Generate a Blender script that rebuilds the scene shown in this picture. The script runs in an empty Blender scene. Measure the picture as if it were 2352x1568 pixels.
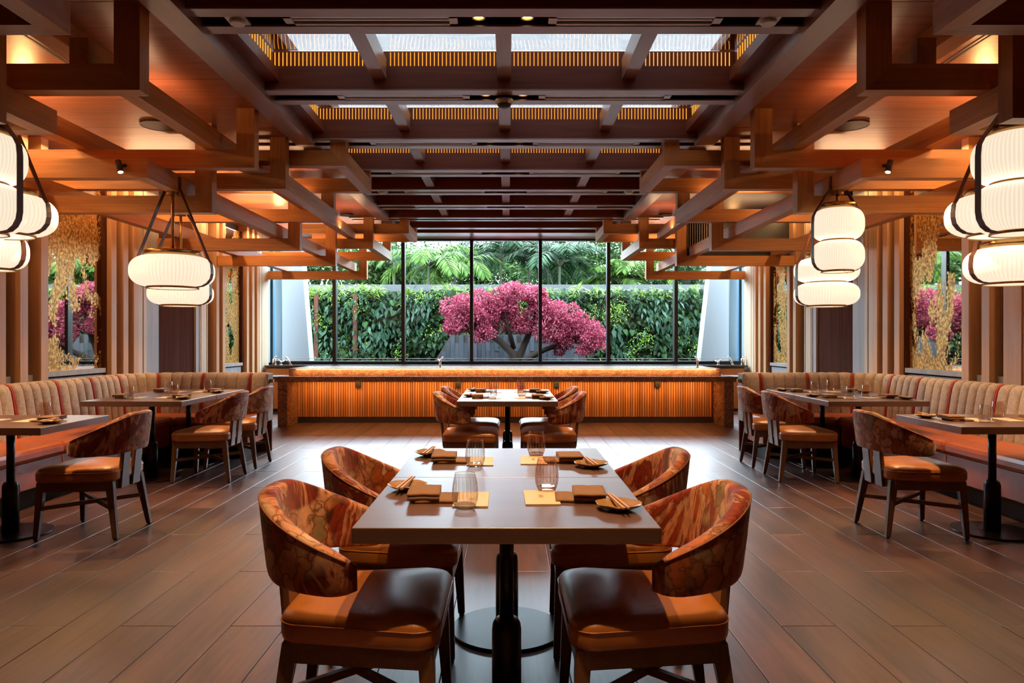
import bpy, bmesh, math, random
import numpy as np
from mathutils import Vector, Matrix, Euler

random.seed(7); rng = np.random.default_rng(11)
S = bpy.context.scene
COL = S.collection
PI = math.pi

# ------------------------------------------------------------------ camera
F = 1650.0            # focal length in pixels of the 2352 x 1568 frame
CX, CY, CH = 1167.0, 780.0, 1.29
cam_d = bpy.data.cameras.new('camera'); cam = bpy.data.objects.new('camera', cam_d); COL.objects.link(cam)
cam_d.sensor_width = 36.0; cam_d.lens = F / 2352 * 36.0
cam_d.shift_x = (1176 - CX) / 2352; cam_d.shift_y = -(784 - CY) / 2352
cam_d.clip_start = 0.05; cam_d.clip_end = 200
cam.location = (0, 0, CH); cam.rotation_euler = (PI / 2, 0, 0)
S.camera = cam
S.view_settings.view_transform = 'Standard'; S.view_settings.look = 'None'
S.view_settings.gamma = 1.0; S.view_settings.use_curve_mapping = False
S.view_settings.exposure = 0.0
S.cycles.use_denoising = True
S.cycles.max_bounces = 8; S.cycles.diffuse_bounces = 3; S.cycles.glossy_bounces = 4; S.cycles.adaptive_threshold = .06; S.cycles.adaptive_min_samples = 16
S.cycles.transparent_max_bounces = 16; S.cycles.transmission_bounces = 6
S.cycles.sample_clamp_indirect = 6.0; S.cycles.caustics_reflective = False; S.cycles.caustics_refractive = False

# ------------------------------------------------------------------ sky (bright overcast)
W = bpy.data.worlds.new('overcast_sky'); S.world = W; W.use_nodes = True
bg = W.node_tree.nodes['Background']
bg.inputs[0].default_value = (0.68, 0.85, 1.0, 1); bg.inputs[1].default_value = 30.0

def px(x, y, d):
    """pixel of the photograph at distance d -> world point"""
    return Vector(((x - CX) * d / F, d, CH - (y - CY) * d / F))

def light(name, kind, loc, energy, color=(1, .60, .28), rot=(0, 0, 0), **k):
    l = bpy.data.lights.new(name, kind); l.energy = energy; l.color = color
    for a, v in k.items(): setattr(l, a, v)
    o = bpy.data.objects.new(name, l); COL.objects.link(o); o.location = loc; o.rotation_euler = rot
    return o
def aim(o, target):
    o.rotation_euler = (Vector(target) - o.location).to_track_quat('-Z', 'Y').to_euler()

por = light('window_portal', 'AREA', (-0.04, 13.62, 2.03), 1.0, (1, 1, 1), (PI / 2, 0, 0), shape='RECTANGLE', size=8.7, size_y=2.3)
por.data.cycles.is_portal = True
por.rotation_euler = (-PI / 2, 0, 0)

# ------------------------------------------------------------------ materials
def lin(r, g, b):
    f = lambda c: (c / 255 / 12.92) if c / 255 <= .04045 else ((c / 255 + .055) / 1.055) ** 2.4
    return (f(r), f(g), f(b), 1)
class NT:
    def __init__(s, name):
        s.m = bpy.data.materials.new(name); s.m.use_nodes = True
        s.t = s.m.node_tree; s.t.nodes.clear()
        s.out = s.t.nodes.new('ShaderNodeOutputMaterial')
    def n(s, typ, **k):
        nd = s.t.nodes.new('ShaderNode' + typ)
        for a, v in k.items():
            if a.startswith('_'): setattr(nd, a[1:], v)
            else: nd.inputs[a.replace('__', ' ')].default_value = v
        return nd
    def l(s, a, b): s.t.links.new(a, b)
    def ramp(s, fac, stops, interp='LINEAR'):
        r = s.t.nodes.new('ShaderNodeValToRGB'); r.color_ramp.interpolation = interp
        e = r.color_ramp.elements
        while len(e) < len(stops): e.new(0.5)
        for i, (p, c) in enumerate(stops):
            e[i].position = p; e[i].color = c if len(c) == 4 else (*c, 1)
        s.l(fac, r.inputs[0]); return r.outputs[0]
    def math(s, op, a, b=None):
        nd = s.t.nodes.new('ShaderNodeMath'); nd.operation = op
        for i, v in enumerate((a, b)):
            if v is None: continue
            if isinstance(v, (int, float)): nd.inputs[i].default_value = v
            else: s.l(v, nd.inputs[i])
        return nd.outputs[0]
    def vmul(s, v, k):
        nd = s.t.nodes.new('ShaderNodeVectorMath'); nd.operation = 'MULTIPLY'
        s.l(v, nd.inputs[0]); nd.inputs[1].default_value = k; return nd.outputs[0]
    def vadd(s, a, b):
        nd = s.t.nodes.new('ShaderNodeVectorMath'); nd.operation = 'ADD'
        s.l(a, nd.inputs[0]); s.l(b, nd.inputs[1]); return nd.outputs[0]
    def mix(s, fac, a, b, blend='MIX'):
        nd = s.t.nodes.new('ShaderNodeMix'); nd.data_type = 'RGBA'; nd.blend_type = blend
        for i, v in ((0, fac), (6, a), (7, b)):
            if isinstance(v, (int, float)): nd.inputs[i].default_value = v
            elif isinstance(v, tuple): nd.inputs[i].default_value = v if len(v) == 4 else (*v, 1)
            else: s.l(v, nd.inputs[i])
        return nd.outputs[2]
    def bsdf(s, color=None, rough=.5, metal=0., spec=.5, **k):
        b = s.t.nodes.new('ShaderNodeBsdfPrincipled')
        if color is not None:
            if isinstance(color, tuple): b.inputs['Base Color'].default_value = color if len(color) == 4 else (*color, 1)
            else: s.l(color, b.inputs['Base Color'])
        if isinstance(rough, (int, float)): b.inputs['Roughness'].default_value = rough
        else: s.l(rough, b.inputs['Roughness'])
        b.inputs['Metallic'].default_value = metal; b.inputs['Specular IOR Level'].default_value = spec
        for a, v in k.items(): b.inputs[a.replace('__', ' ')].default_value = v
        s.b = b; s.l(b.outputs[0], s.out.inputs[0]); return b
    def bump(s, h, strength=.2, dist=.01):
        bp = s.t.nodes.new('ShaderNodeBump'); bp.inputs['Strength'].default_value = strength; bp.inputs['Distance'].default_value = dist
        s.l(h, bp.inputs['Height']); s.l(bp.outputs[0], s.b.inputs['Normal'])

def wood(name, c1, c2, axis, rough=.4, grain=1.0, bump=.08, spec=.5, rnd=0.0, figure=9.0, local=False):
    t = NT(name)
    if local: pos = t.n('TexCoord').outputs['Object']
    else: pos = t.n('NewGeometry').outputs['Position']
    if rnd or local:
        oi = t.n('ObjectInfo')
        v = t.t.nodes.new('ShaderNodeCombineXYZ')
        r = t.math('MULTIPLY', oi.outputs['Random'], 37.0)
        for i in range(3): t.l(r, v.inputs[i])
        p2 = t.vadd(pos, v.outputs[0])
    else: p2 = pos
    k1 = [figure] * 3; k1[axis] = .7; k2 = [95 * grain] * 3; k2[axis] = 2.2
    n1 = t.n('TexNoise', Scale=1.0, Detail=4.0, Roughness=.6, Distortion=.6); t.l(t.vmul(p2, k1), n1.inputs['Vector'])
    n2 = t.n('TexNoise', Scale=1.0, Detail=3.0, Roughness=.6); t.l(t.vmul(p2, k2), n2.inputs['Vector'])
    f = t.math('ADD', t.math('MULTIPLY', n1.outputs[0], .62), t.math('MULTIPLY', n2.outputs[0], .38))
    c = t.ramp(f, [(.34, c1), (.66, c2)])
    if rnd:
        oi2 = t.n('ObjectInfo')
        br = t.math('ADD', t.math('MULTIPLY', oi2.outputs['Random'], rnd), 1 - rnd / 2)
        cc = t.t.nodes.new('ShaderNodeVectorMath'); cc.operation = 'SCALE'; t.l(c, cc.inputs[0]); t.l(br, cc.inputs['Scale']); c = cc.outputs[0]
    t.bsdf(c, rough, spec=spec)
    if bump: t.bump(n2.outputs[0], bump, .004)
    return t.m
def plain(name, color, rough=.5, metal=0., spec=.5, **k):
    t = NT(name); t.bsdf(color, rough, metal, spec, **k); return t.m
def emit(name, color, strength):
    t = NT(name); e = t.n('Emission'); e.inputs[0].default_value = (*color, 1); e.inputs[1].default_value = strength
    t.l(e.outputs[0], t.out.inputs[0]); return t.m
def clear_glass(name, tint=(1, 1, 1), refl=.06, ior=1.45, rough=0.0, pw=4.0):
    t = NT(name)
    tr = t.n('BsdfTransparent'); tr.inputs[0].default_value = (*tint, 1)
    gl = t.n('BsdfGlossy'); gl.inputs['Roughness'].default_value = rough
    lw_ = t.n('LayerWeight'); lw_.inputs[0].default_value = .5
    fr = t.math('ADD', t.math('MULTIPLY', t.math('POWER', lw_.outputs['Facing'], pw), .75), refl * .6)
    mx = t.n('MixShader'); t.l(fr, mx.inputs[0]); t.l(tr.outputs[0], mx.inputs[1]); t.l(gl.outputs[0], mx.inputs[2])
    t.l(mx.outputs[0], t.out.inputs[0]); return t.m

M = {}
for ax in range(3):
    M['teak', ax] = wood('teak_lattice_%d' % ax, (.31, .110, .027), (.53, .245, .075), ax, .45, .8, rnd=.18)
    M['mahogany', ax] = wood('dark_mahogany_%d' % ax, (.115, .019, .007), (.205, .044, .016), ax, .42, .8, spec=.3)
    M['fin', ax] = wood('oak_fin_%d' % ax, (.42, .22, .105), (.56, .32, .165), ax, .45, .8, rnd=.15)
    M['veneer', ax] = wood('ceiling_veneer_%d' % ax, (.19, .050, .021), (.36, .112, .048), ax, .38, .5, figure=14, rnd=.1)
    M['slat', ax] = wood('bar_slat_%d' % ax, (.40, .14, .042), (.56, .23, .075), ax, .5, 1, rnd=.55, spec=.3)
    M['walnut', ax] = wood('table_walnut_%d' % ax, (.105, .045, .026), (.175, .080, .046), ax, .36, .7, bump=.03, figure=10, spec=.9)
    M['ash', ax] = wood('chair_ash_%d' % ax, (.105, .045, .020), (.20, .095, .045), ax, .38, 1.2, local=True)
    M['cab', ax] = wood('cabinet_teak_%d' % ax, (.46, .19, .055), (.58, .26, .085), ax, .4, 1)
M['rail'] = wood('rosy_coffer_edge', (.20, .105, .085), (.27, .15, .125), 0, .42, .8, spec=.9)
M['rail_y'] = wood('rosy_long_beam', (.17, .075, .055), (.26, .125, .095), 1, .42, .8, spec=.9)
M['plank'] = wood('smoked_oak_plank', (.024, .009, .007), (.158, .064, .049), 1, .37, .45, bump=.16, rnd=.30, figure=6, spec=.9)
for ax in range(3):
    b_ = [n for n in M['walnut', ax].node_tree.nodes if n.type == 'BSDF_PRINCIPLED'][0]; b_.inputs['Coat Weight'].default_value = .8; b_.inputs['Coat Roughness'].default_value = .34
b_ = [n for n in M['plank'].node_tree.nodes if n.type == 'BSDF_PRINCIPLED'][0]; b_.inputs['Coat Weight'].default_value = .45; b_.inputs['Coat Roughness'].default_value = .36
for k_ in ('rail', 'rail_y'):
    b_ = [n for n in M[k_].node_tree.nodes if n.type == 'BSDF_PRINCIPLED'][0]; b_.inputs['Coat Weight'].default_value = .7; b_.inputs['Coat Roughness'].default_value = .35
M['gap'] = plain('dark_joint', (.012, .006, .004), .8)
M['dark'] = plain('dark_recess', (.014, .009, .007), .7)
M['brownblack'] = plain('dark_brown_paint', (.028, .014, .010), .5)
M['door'] = wood('dark_door_wood', (.045, .014, .008), (.085, .028, .016), 2, .85, .6, spec=.03)
M['greywood'] = wood('grey_jamb_wood', (.25, .24, .25), (.36, .345, .35), 2, .5, .8)
M['pale'] = wood('pale_board', (.48, .36, .24), (.60, .46, .32), 2, .45, .8)
M['black_metal'] = plain('blackened_bronze', (.018, .012, .010), .32, .6)
M['soffit'] = plain('dark_bronze_soffit', (.010, .006, .005), .6, spec=.15)
M['bar_dark'] = plain('dark_grille_bar', (.10, .075, .075), .4, .3)
M['black'] = plain('black_paint', (.010, .010, .011), .4)
M['brass'] = plain('aged_brass', (.42, .24, .09), .3, 1.0)
M['strap'] = plain('brown_leather_strap', (.085, .026, .016), .42)
M['chrome'] = plain('chrome', (.8, .8, .82), .12, 1.0)
M['grey_metal'] = plain('grey_aluminium', (.58, .58, .60), .35, .3)
M['white'] = plain('white_render', (.15, .157, .165), .7)
M['parapet'] = plain('pale_grey_render', (.052, .054, .053), .8, spec=.1)
M['teal'] = plain('teal_panel', (.014, .032, .042), .5)
M['blue'] = plain('blue_frame', (.035, .12, .22), .4)
M['piping'] = plain('rust_piping', (.26, .085, .035), .6)
M['redpipe'] = plain('red_leather_piping', (.36, .030, .012), .4)
M['pane'] = clear_glass('window_glass', (.97, .99, .985), refl=.015)
M['tumbler'] = clear_glass('tumbler_glass', (.95, .93, .91), refl=.12, pw=1.9)
M['amber_tumbler'] = clear_glass('amber_tumbler_glass', (.90, .74, .66), refl=.12, pw=1.9)
M['rimglass'] = clear_glass('glass_rim', (.9, .9, .9), refl=.8, pw=1.0)
M['ceramic'] = plain('ochre_glaze', (.36, .20, .075), .18, spec=.6)
M['chop'] = plain('pale_chopstick_wood', (.62, .36, .20), .5)
M['led'] = emit('warm_led', (1, .55, .20), 6.0)
M['slot_glow'] = emit('amber_slot_light', (1, .40, .04), 1.15)
M['bulb'] = emit('downlight_lens', (1, .72, .42), 9.0)
M['earth'] = plain('dark_soil', (.010, .008, .006), .9, spec=.1)
M['slate'] = wood('slate_tile', (.014, .017, .022), (.034, .038, .046), 2, .5, .3, rnd=.5)
M['trunk'] = plain('bark', (.026, .017, .012), .8, spec=.15)
M['palmtrunk'] = plain('pale_palm_stem', (.045, .046, .030), .8, spec=.1)
M['rust'] = plain('rusty_post', (.045, .014, .008), .8, spec=.1)

def card_mat():
    t = NT('ivory_card'); t.bsdf((.78, .62, .41), .55); return t.m
M['card'] = card_mat()
M['ink'] = plain('brown_ink', (.42, .25, .10), .6)
def cloth(name, c1, c2, sc=260, rough=.85, sheen=.2):
    t = NT(name); tc = t.n('TexCoord')
    w = t.n('TexNoise', Scale=sc, Detail=2.0); t.l(tc.outputs['Object'], w.inputs['Vector'])
    w2 = t.n('TexNoise', Scale=sc * .12, Detail=3.0); t.l(tc.outputs['Object'], w2.inputs['Vector'])
    f = t.math('ADD', t.math('MULTIPLY', w.outputs[0], .7), t.math('MULTIPLY', w2.outputs[0], .3))
    t.bsdf(t.ramp(f, [(.36, c1), (.62, c2)]), rough, spec=.2); t.b.inputs['Sheen Weight'].default_value = sheen
    t.bump(w.outputs[0], .25, .003); return t.m
M['napkin'] = cloth('tan_linen', (.23, .115, .055), (.32, .17, .085), 500)
M['tweed'] = cloth('oatmeal_tweed', (.21, .160, .128), (.50, .40, .325), 190)
def leather(name, c, rough=.3):
    t = NT(name); p = t.n('NewGeometry').outputs['Position']
    n = t.n('TexNoise', Scale=420.0, Detail=2.0); t.l(p, n.inputs['Vector'])
    n2 = t.n('TexNoise', Scale=9.0, Detail=3.0); t.l(p, n2.inputs['Vector'])
    d = tuple(x * .78 for x in c); t.bsdf(t.ramp(n2.outputs[0], [(.3, d), (.7, c)]), rough, spec=.95)
    t.bump(n.outputs[0], .10, .001); return t.m
M['leather'] = leather('tan_orange_leather', (.50, .165, .028), .36)
M['redleather'] = leather('brick_orange_leather', (.42, .095, .030), .34)
def velvet():
    t = NT('floral_velvet'); tc = t.n('TexCoord'); oi = t.n('ObjectInfo')
    v = t.t.nodes.new('ShaderNodeCombineXYZ'); r = t.math('MULTIPLY', oi.outputs['Random'], 5.0)
    for i in range(3): t.l(r, v.inputs[i])
    p = t.vadd(tc.outputs['Object'], v.outputs[0])
    w = t.n('TexNoise', Scale=3.7, Detail=5.5, Roughness=.64, Distortion=2.4); t.l(t.vmul(p, (1, 1, .42)), w.inputs['Vector'])
    c1 = t.ramp(w.outputs[0], [(.28, lin(58, 50, 24)), (.37, lin(96, 30, 12)), (.45, lin(150, 56, 20)), (.495, lin(120, 40, 15)), (.535, lin(206, 158, 118)), (.575, lin(186, 120, 74)), (.605, lin(134, 50, 20)), (.65, lin(176, 92, 34)), (.70, lin(100, 96, 50)), (.78, lin(200, 160, 112))])
    wn = t.n('TexNoise', Scale=9.0, Detail=3.0); t.l(p, wn.inputs['Vector'])
    wv = t.n('VectorMath'); wv.operation = 'SCALE'; wv.inputs['Scale'].default_value = .16; t.l(wn.outputs['Color'], wv.inputs[0])
    pv = t.vadd(t.vmul(p, (1, 1, .62)), wv.outputs[0])
    vo = t.n('TexVoronoi', Scale=17.0); vo.feature = 'DISTANCE_TO_EDGE'; t.l(pv, vo.inputs['Vector'])
    vc = t.n('TexVoronoi', Scale=17.0); t.l(pv, vc.inputs['Vector'])
    cell = t.n('SeparateColor'); t.l(vc.outputs['Color'], cell.inputs[0])
    fill = t.ramp(cell.outputs[0], [(.1, lin(206, 150, 96)), (.35, lin(226, 190, 152)), (.55, lin(196, 112, 52)), (.75, lin(150, 140, 86)), (.92, lin(232, 206, 176))])
    pet = t.ramp(vo.outputs['Distance'], [(.0, (0, 0, 0)), (.05, (.7, .7, .7)), (.14, (1, 1, 1))])
    petal = t.mix(pet, lin(122, 66, 30), fill)
    m2 = t.n('TexNoise', Scale=3.0, Detail=2.5, Distortion=.6); t.l(p, m2.inputs['Vector'])
    msk = t.ramp(m2.outputs[0], [(.47, (0, 0, 0)), (.53, (1, 1, 1))])
    n3 = t.n('TexNoise', Scale=30.0, Detail=2.0); t.l(p, n3.inputs['Vector'])
    col = t.mix(t.math('MULTIPLY', msk, .82), c1, petal)
    col = t.mix(.35, col, t.ramp(n3.outputs[0], [(.35, lin(70, 26, 8)), (.65, lin(200, 130, 80))]), 'OVERLAY')
    t.bsdf(col, .62, spec=.25); t.b.inputs['Sheen Weight'].default_value = .35; t.b.inputs['Sheen Roughness'].default_value = .4
    t.bump(n3.outputs[0], .15, .003); return t.m
M['velvet'] = velvet()
def stone():
    t = NT('brown_marble'); p = t.n('NewGeometry').outputs['Position']
    n = t.n('TexNoise', Scale=5.0, Detail=8.0, Roughness=.7, Distortion=1.2); t.l(t.vmul(p, (1, 1, 1.6)), n.inputs['Vector'])
    n2 = t.n('TexNoise', Scale=45.0, Detail=4.0); t.l(p, n2.inputs['Vector'])
    c = t.ramp(n.outputs[0], [(.3, lin(112, 78, 56)), (.48, lin(140, 102, 76)), (.515, lin(178, 140, 110)), (.55, lin(130, 94, 70)), (.7, lin(152, 112, 86))])
    c = t.mix(.5, c, t.ramp(n2.outputs[0], [(.35, lin(84, 58, 42)), (.65, lin(190, 146, 112))]), 'OVERLAY')
    t.bsdf(c, .22, spec=.55); return t.m
M['stone'] = stone()
M['darkstone'] = plain('charcoal_counter', (.035, .030, .030), .22)
def lampglass():
    t = NT('ribbed_opal_glass'); tc = t.n('TexCoord')
    sx = t.n('SeparateXYZ'); t.l(tc.outputs['Object'], sx.inputs[0])
    at = t.math('ARCTAN2', sx.outputs[1], sx.outputs[0])
    rib = t.math('ADD', t.math('MULTIPLY', t.math('SINE', t.math('MULTIPLY', at, 72.0)), .5), .5)
    st = t.math('ADD', t.math('MULTIPLY', rib, .16), .86)
    b = t.bsdf((.85, .80, .72), .25)
    b.inputs['Emission Color'].default_value = (1, .85, .64, 1); t.l(t.math('MULTIPLY', st, .98), b.inputs['Emission Strength'])
    t.bump(rib, .2, .002); return t.m
M['lamp'] = lampglass()
def goldglass():
    """smoked mirror glass with flecked gold leaf drifts"""
    t = NT('gold_fleck_mirror'); p = t.n('NewGeometry').outputs['Position']
    n = t.n('TexNoise', Scale=1.0, Detail=2.5, Roughness=.55, Distortion=.7); t.l(t.vmul(p, (1.0, 2.6, 1.35)), n.inputs['Vector'])
    n2 = t.n('TexNoise', Scale=34.0, Detail=5.0, Roughness=.7); t.l(t.vmul(p, (1, 1, .85)), n2.inputs['Vector'])
    base = t.math('SUBTRACT', n.outputs[0], .435)
    fle = t.math('ADD', t.math('MULTIPLY', base, 9.0), t.math('MULTIPLY', t.math('SUBTRACT', n2.outputs[0], .5), 3.2))
    msk = t.ramp(fle, [(.35, (0, 0, 0)), (.62, (1, 1, 1))])
    gold = t.ramp(n2.outputs[0], [(.35, (.09, .030, .005)), (.48, (.38, .18, .03)), (.66, (.85, .56, .15))])
    g = t.bsdf(gold, .4, .55)
    gl = t.n('BsdfGlossy'); gl.inputs[0].default_value = (.74, .70, .64, 1); gl.inputs['Roughness'].default_value = .015
    mx = t.n('MixShader'); t.l(msk, mx.inputs[0]); t.l(gl.outputs[0], mx.inputs[1]); t.l(g.outputs[0], mx.inputs[2])
    t.l(mx.outputs[0], t.out.inputs[0]); return t.m
M['gold'] = goldglass()
def wavyglass():  # stand-in for a wavy mirror: lets sky through to look white
    t = NT('wavy_mirror_standin'); p = t.n('NewGeometry').outputs['Position']
    n = t.n('TexNoise', Scale=1.6, Detail=1.0); t.l(t.vmul(p, (.7, 1.5, 1)), n.inputs['Vector'])
    bp = t.n('Bump'); bp.inputs['Strength'].default_value = .6; bp.inputs['Distance'].default_value = .12; t.l(n.outputs[0], bp.inputs['Height'])
    tr = t.n('BsdfTransparent'); tr.inputs[0].default_value = (.30, .295, .29, 1)
    gl = t.n('BsdfGlossy'); gl.inputs['Roughness'].default_value = .03; gl.inputs[0].default_value = (.9, .85, .8, 1); t.l(bp.outputs[0], gl.inputs['Normal'])
    mx = t.n('MixShader'); mx.inputs[0].default_value = .45; t.l(tr.outputs[0], mx.inputs[1]); t.l(gl.outputs[0], mx.inputs[2])
    t.l(mx.outputs[0], t.out.inputs[0]); return t.m
M['mirror_standin'] = wavyglass()
def foliage(name, stops, rough=.45, trans=.25, k=.36):
    t = NT(name); g = t.n('NewGeometry')
    n = t.n('TexNoise', Scale=1.3, Detail=2.0); t.l(g.outputs['Position'], n.inputs['Vector'])
    f = t.math('ADD', t.math('MULTIPLY', g.outputs['Random Per Island'], .62), t.math('MULTIPLY', n.outputs[0], .38))
    c = t.ramp(f, [(p, tuple(x * k for x in q)) for p, q in stops]); b = t.bsdf(c, max(rough, .5), spec=.06)
    tl = t.n('BsdfTranslucent'); t.l(c, tl.inputs[0])
    mx = t.n('MixShader'); mx.inputs[0].default_value = trans; t.l(b.outputs[0], mx.inputs[1]); t.l(tl.outputs[0], mx.inputs[2])
    t.l(mx.outputs[0], t.out.inputs[0]); return t.m
M['ivy'] = foliage('living_wall_leaf', [(.1, (.004, .014, .004)), (.45, (.010, .036, .008)), (.7, (.024, .065, .016)), (.9, (.070, .13, .045))], .3)
M['lime'] = foliage('lime_grass_leaf', [(.1, (.05, .11, .012)), (.5, (.13, .24, .03)), (.9, (.28, .38, .07))], k=.62)
M['droop'] = foliage('drooping_leaf', [(.1, (.010, .035, .016)), (.5, (.030, .085, .045)), (.9, (.13, .22, .15))], .35)
M['bigleaf'] = foliage('heart_leaf', [(.1, (.03, .085, .02)), (.9, (.08, .17, .05))], .3)
M['pink'] = foliage('pink_leaf', [(.1, (.17, .010, .030)), (.5, (.38, .045, .090)), (.9, (.66, .20, .26))], .6, .12, k=.62)
M['palm'] = foliage('palm_leaflet', [(.1, (.025, .075, .012)), (.5, (.075, .16, .025)), (.9, (.22, .33, .07))], .35, .4, k=.5)
M['palm_dark'] = foliage('dark_palm_leaflet', [(.1, (.010, .035, .012)), (.5, (.030, .075, .030)), (.9, (.10, .17, .08))], .3, .25)
M['tree'] = foliage('tree_leaf', [(.1, (.012, .035, .008)), (.5, (.045, .10, .025)), (.9, (.14, .24, .06))], .5, .35, k=.42)

# ------------------------------------------------------------------ object helpers
def mesh(name, v, f, smooth=False):
    m = bpy.data.meshes.new(name); m.from_pydata([tuple(p) for p in v], [], f); m.update()
    if smooth: m.shade_smooth()
    return m
def fixn(m):
    b = bmesh.new(); b.from_mesh(m); bmesh.ops.recalc_face_normals(b, faces=b.faces); b.to_mesh(m); b.free(); return m
def wloc(o):
    l = Vector((0, 0, 0))
    while o is not None: l = l + o.location; o = o.parent
    return l
def link(name, m, mat, parent=None, loc=(0, 0, 0), rot=None):
    o = bpy.data.objects.new(name, m); COL.objects.link(o)
    if mat is not None and not m.materials: m.materials.append(mat)
    o.location = loc; 
    if rot: o.rotation_euler = rot
    o.parent = parent; return o
def wpart(name, m, mat, parent=None):
    """mesh written in world coordinates, origin moved to its centre"""
    n = len(m.vertices); co = np.empty(n * 3); m.vertices.foreach_get('co', co); co = co.reshape(-1, 3)
    c = (co.min(0) + co.max(0)) / 2; co -= c; m.vertices.foreach_set('co', co.ravel()); m.update()
    return link(name, m, mat, parent, Vector(c) - (wloc(parent) if parent else Vector((0, 0, 0))))
def tag(o, label=None, cat=None, group=None, kind=None):
    if label: o['label'] = label
    if cat: o['category'] = cat
    if group: o['group'] = group
    if kind: o['kind'] = kind
    return o
def thing(name, label, cat, loc=(0, 0, 0), group=None, rz=0):
    o = bpy.data.objects.new(name, None); COL.objects.link(o); o.location = loc; o.rotation_euler = (0, 0, rz); o.empty_display_size = .1
    return tag(o, label, cat, group)
def struct_root(name, loc=(0, 0, 0)):
    o = bpy.data.objects.new(name, None); COL.objects.link(o); o.location = loc; return tag(o, kind='structure')
BF = [(0, 3, 2, 1), (4, 5, 6, 7), (0, 1, 5, 4), (1, 2, 6, 5), (2, 3, 7, 6), (3, 0, 4, 7)]
def bv(x0, x1, y0, y1, z0, z1):
    return [(x0, y0, z0), (x1, y0, z0), (x1, y1, z0), (x0, y1, z0), (x0, y0, z1), (x1, y0, z1), (x1, y1, z1), (x0, y1, z1)]
def boxm(name, x0, x1, y0, y1, z0, z1, bev=0):
    x0, x1 = sorted((x0, x1)); y0, y1 = sorted((y0, y1)); z0, z1 = sorted((z0, z1))
    m = mesh(name, bv(x0, x1, y0, y1, z0, z1), BF)
    if bev:
        b = bmesh.new(); b.from_mesh(m); bmesh.ops.bevel(b, geom=b.edges[:], offset=bev, segments=2, affect='EDGES', profile=.5); b.to_mesh(m); b.free()
    return m
def box(name, x0, x1, y0, y1, z0, z1, mat, parent=None, bev=0):
    return wpart(name, boxm(name, x0, x1, y0, y1, z0, z1, bev), mat, parent)
class MB:
    def __init__(s): s.v = []; s.f = []
    def add(s, v, f):
        k = len(s.v); s.v += list(v); s.f += [tuple(i + k for i in q) for q in f]
    def box(s, *a): s.add(bv(*a), BF)
    def mesh(s, name, smooth=False): return mesh(name, s.v, s.f, smooth)
def lathe(name, prof, n=40, smooth=True, caps=True):
    v = []; f = []
    for (r, z) in prof:
        for i in range(n): a = 2 * PI * i / n; v.append((r * math.cos(a), r * math.sin(a), z))
    for j in range(len(prof) - 1):
        for i in range(n):
            i2 = (i + 1) % n; f.append((j * n + i, j * n + i2, (j + 1) * n + i2, (j + 1) * n + i))
    if caps: f.append(tuple(range(n - 1, -1, -1))); k = (len(prof) - 1) * n; f.append(tuple(range(k, k + n)))
    m = mesh(name, v, f)
    if smooth:
        m.shade_smooth()
        for p in m.polygons:
            if len(p.vertices) > 4: p.use_smooth = False
    return m
def tube(name, pts, r, n=8, smooth=True, flat=None):
    """tube along points; r number or list; flat=(w,t) -> flat strap with sides in the given vector"""
    v = []; f = []; pts = [Vector(p) for p in pts]; N = len(pts)
    up0 = None
    for i, p in enumerate(pts):
        t = (pts[min(i + 1, N - 1)] - pts[max(i - 1, 0)]).normalized()
        if flat:
            side = flat[2].normalized(); nrm = t.cross(side).normalized()
            for (a, b) in ((-1, -1), (1, -1), (1, 1), (-1, 1)): v.append(p + side * (a * flat[0] / 2) + nrm * (b * flat[1] / 2))
            k = 4
        else:
            if up0 is None: up0 = Vector((0, 0, 1)) if abs(t.z) < .9 else Vector((1, 0, 0))
            a = t.cross(up0).normalized(); b = a.cross(t).normalized(); up0 = b
            rr = r[i] if isinstance(r, (list, tuple)) else r; k = n
            for j in range(n): an = 2 * PI * j / n; v.append(p + a * (rr * math.cos(an)) + b * (rr * math.sin(an)))
    for i in range(N - 1):
        for j in range(k):
            j2 = (j + 1) % k; f.append((i * k + j, i * k + j2, (i + 1) * k + j2, (i + 1) * k + j))
    f.append(tuple(range(k - 1, -1, -1))); f.append(tuple(range((N - 1) * k, N * k)))
    m = fixn(mesh(name, v, f))
    if smooth and not flat: m.shade_smooth()
    return m
def copy_tree(o, parent=None):
    c = o.copy(); COL.objects.link(c); c.parent = parent
    for ch in list(o.children): copy_tree(ch, c)
    return c

X0 = -0.03            # the room's middle axis
def sx(s, u): return X0 + s * u
GR = {1: 'grille side', -1: 'grille-less side'}

# ------------------------------------------------------------------ floor: planks
fl = box('floor', -5.2, 5.2, -3.2, 13.9, -.10, -.012, M['gap']); tag(fl, kind='structure')
PW, PL = .2485, 1.52
pm = boxm('plank', -PW / 2 + .0012, PW / 2 - .0012, -PL / 2 + .0012, PL / 2 - .0012, -.012, 0, .0025)
half = MB()
rows = [(.96 + PL * k) for k in range(-3, 9)]
far = MB(); cand = []
for i in range(-18, 18):
    xa = -.01 + i * PW + PW / 2
    off = 0 if i % 2 else .76
    for r in range(-2, 9):
        y0 = .20 + off + r * PL
        cand.append((xa, y0 + PL / 2))
cand.sort(key=lambda c: (0 if (c[1] > 1.4 and abs(c[0]) < c[1] * .75 + .2 and c[1] < 11.8) else 1, c[1]))
for k, (xa, yc) in enumerate(cand):
    if yc + PL / 2 > 13.85: continue
    if k < 300: link('plank', pm, M['plank'], fl, Vector((xa, yc, 0)) - fl.location)
    else: far.box(xa - PW / 2 + .0012, xa + PW / 2 - .0012, yc - PL / 2 + .0012, yc + PL / 2 - .0012, -.012, 0)
tag(wpart('planks', far.mesh('planks'), M['plank'], fl), kind='stuff')

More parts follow.
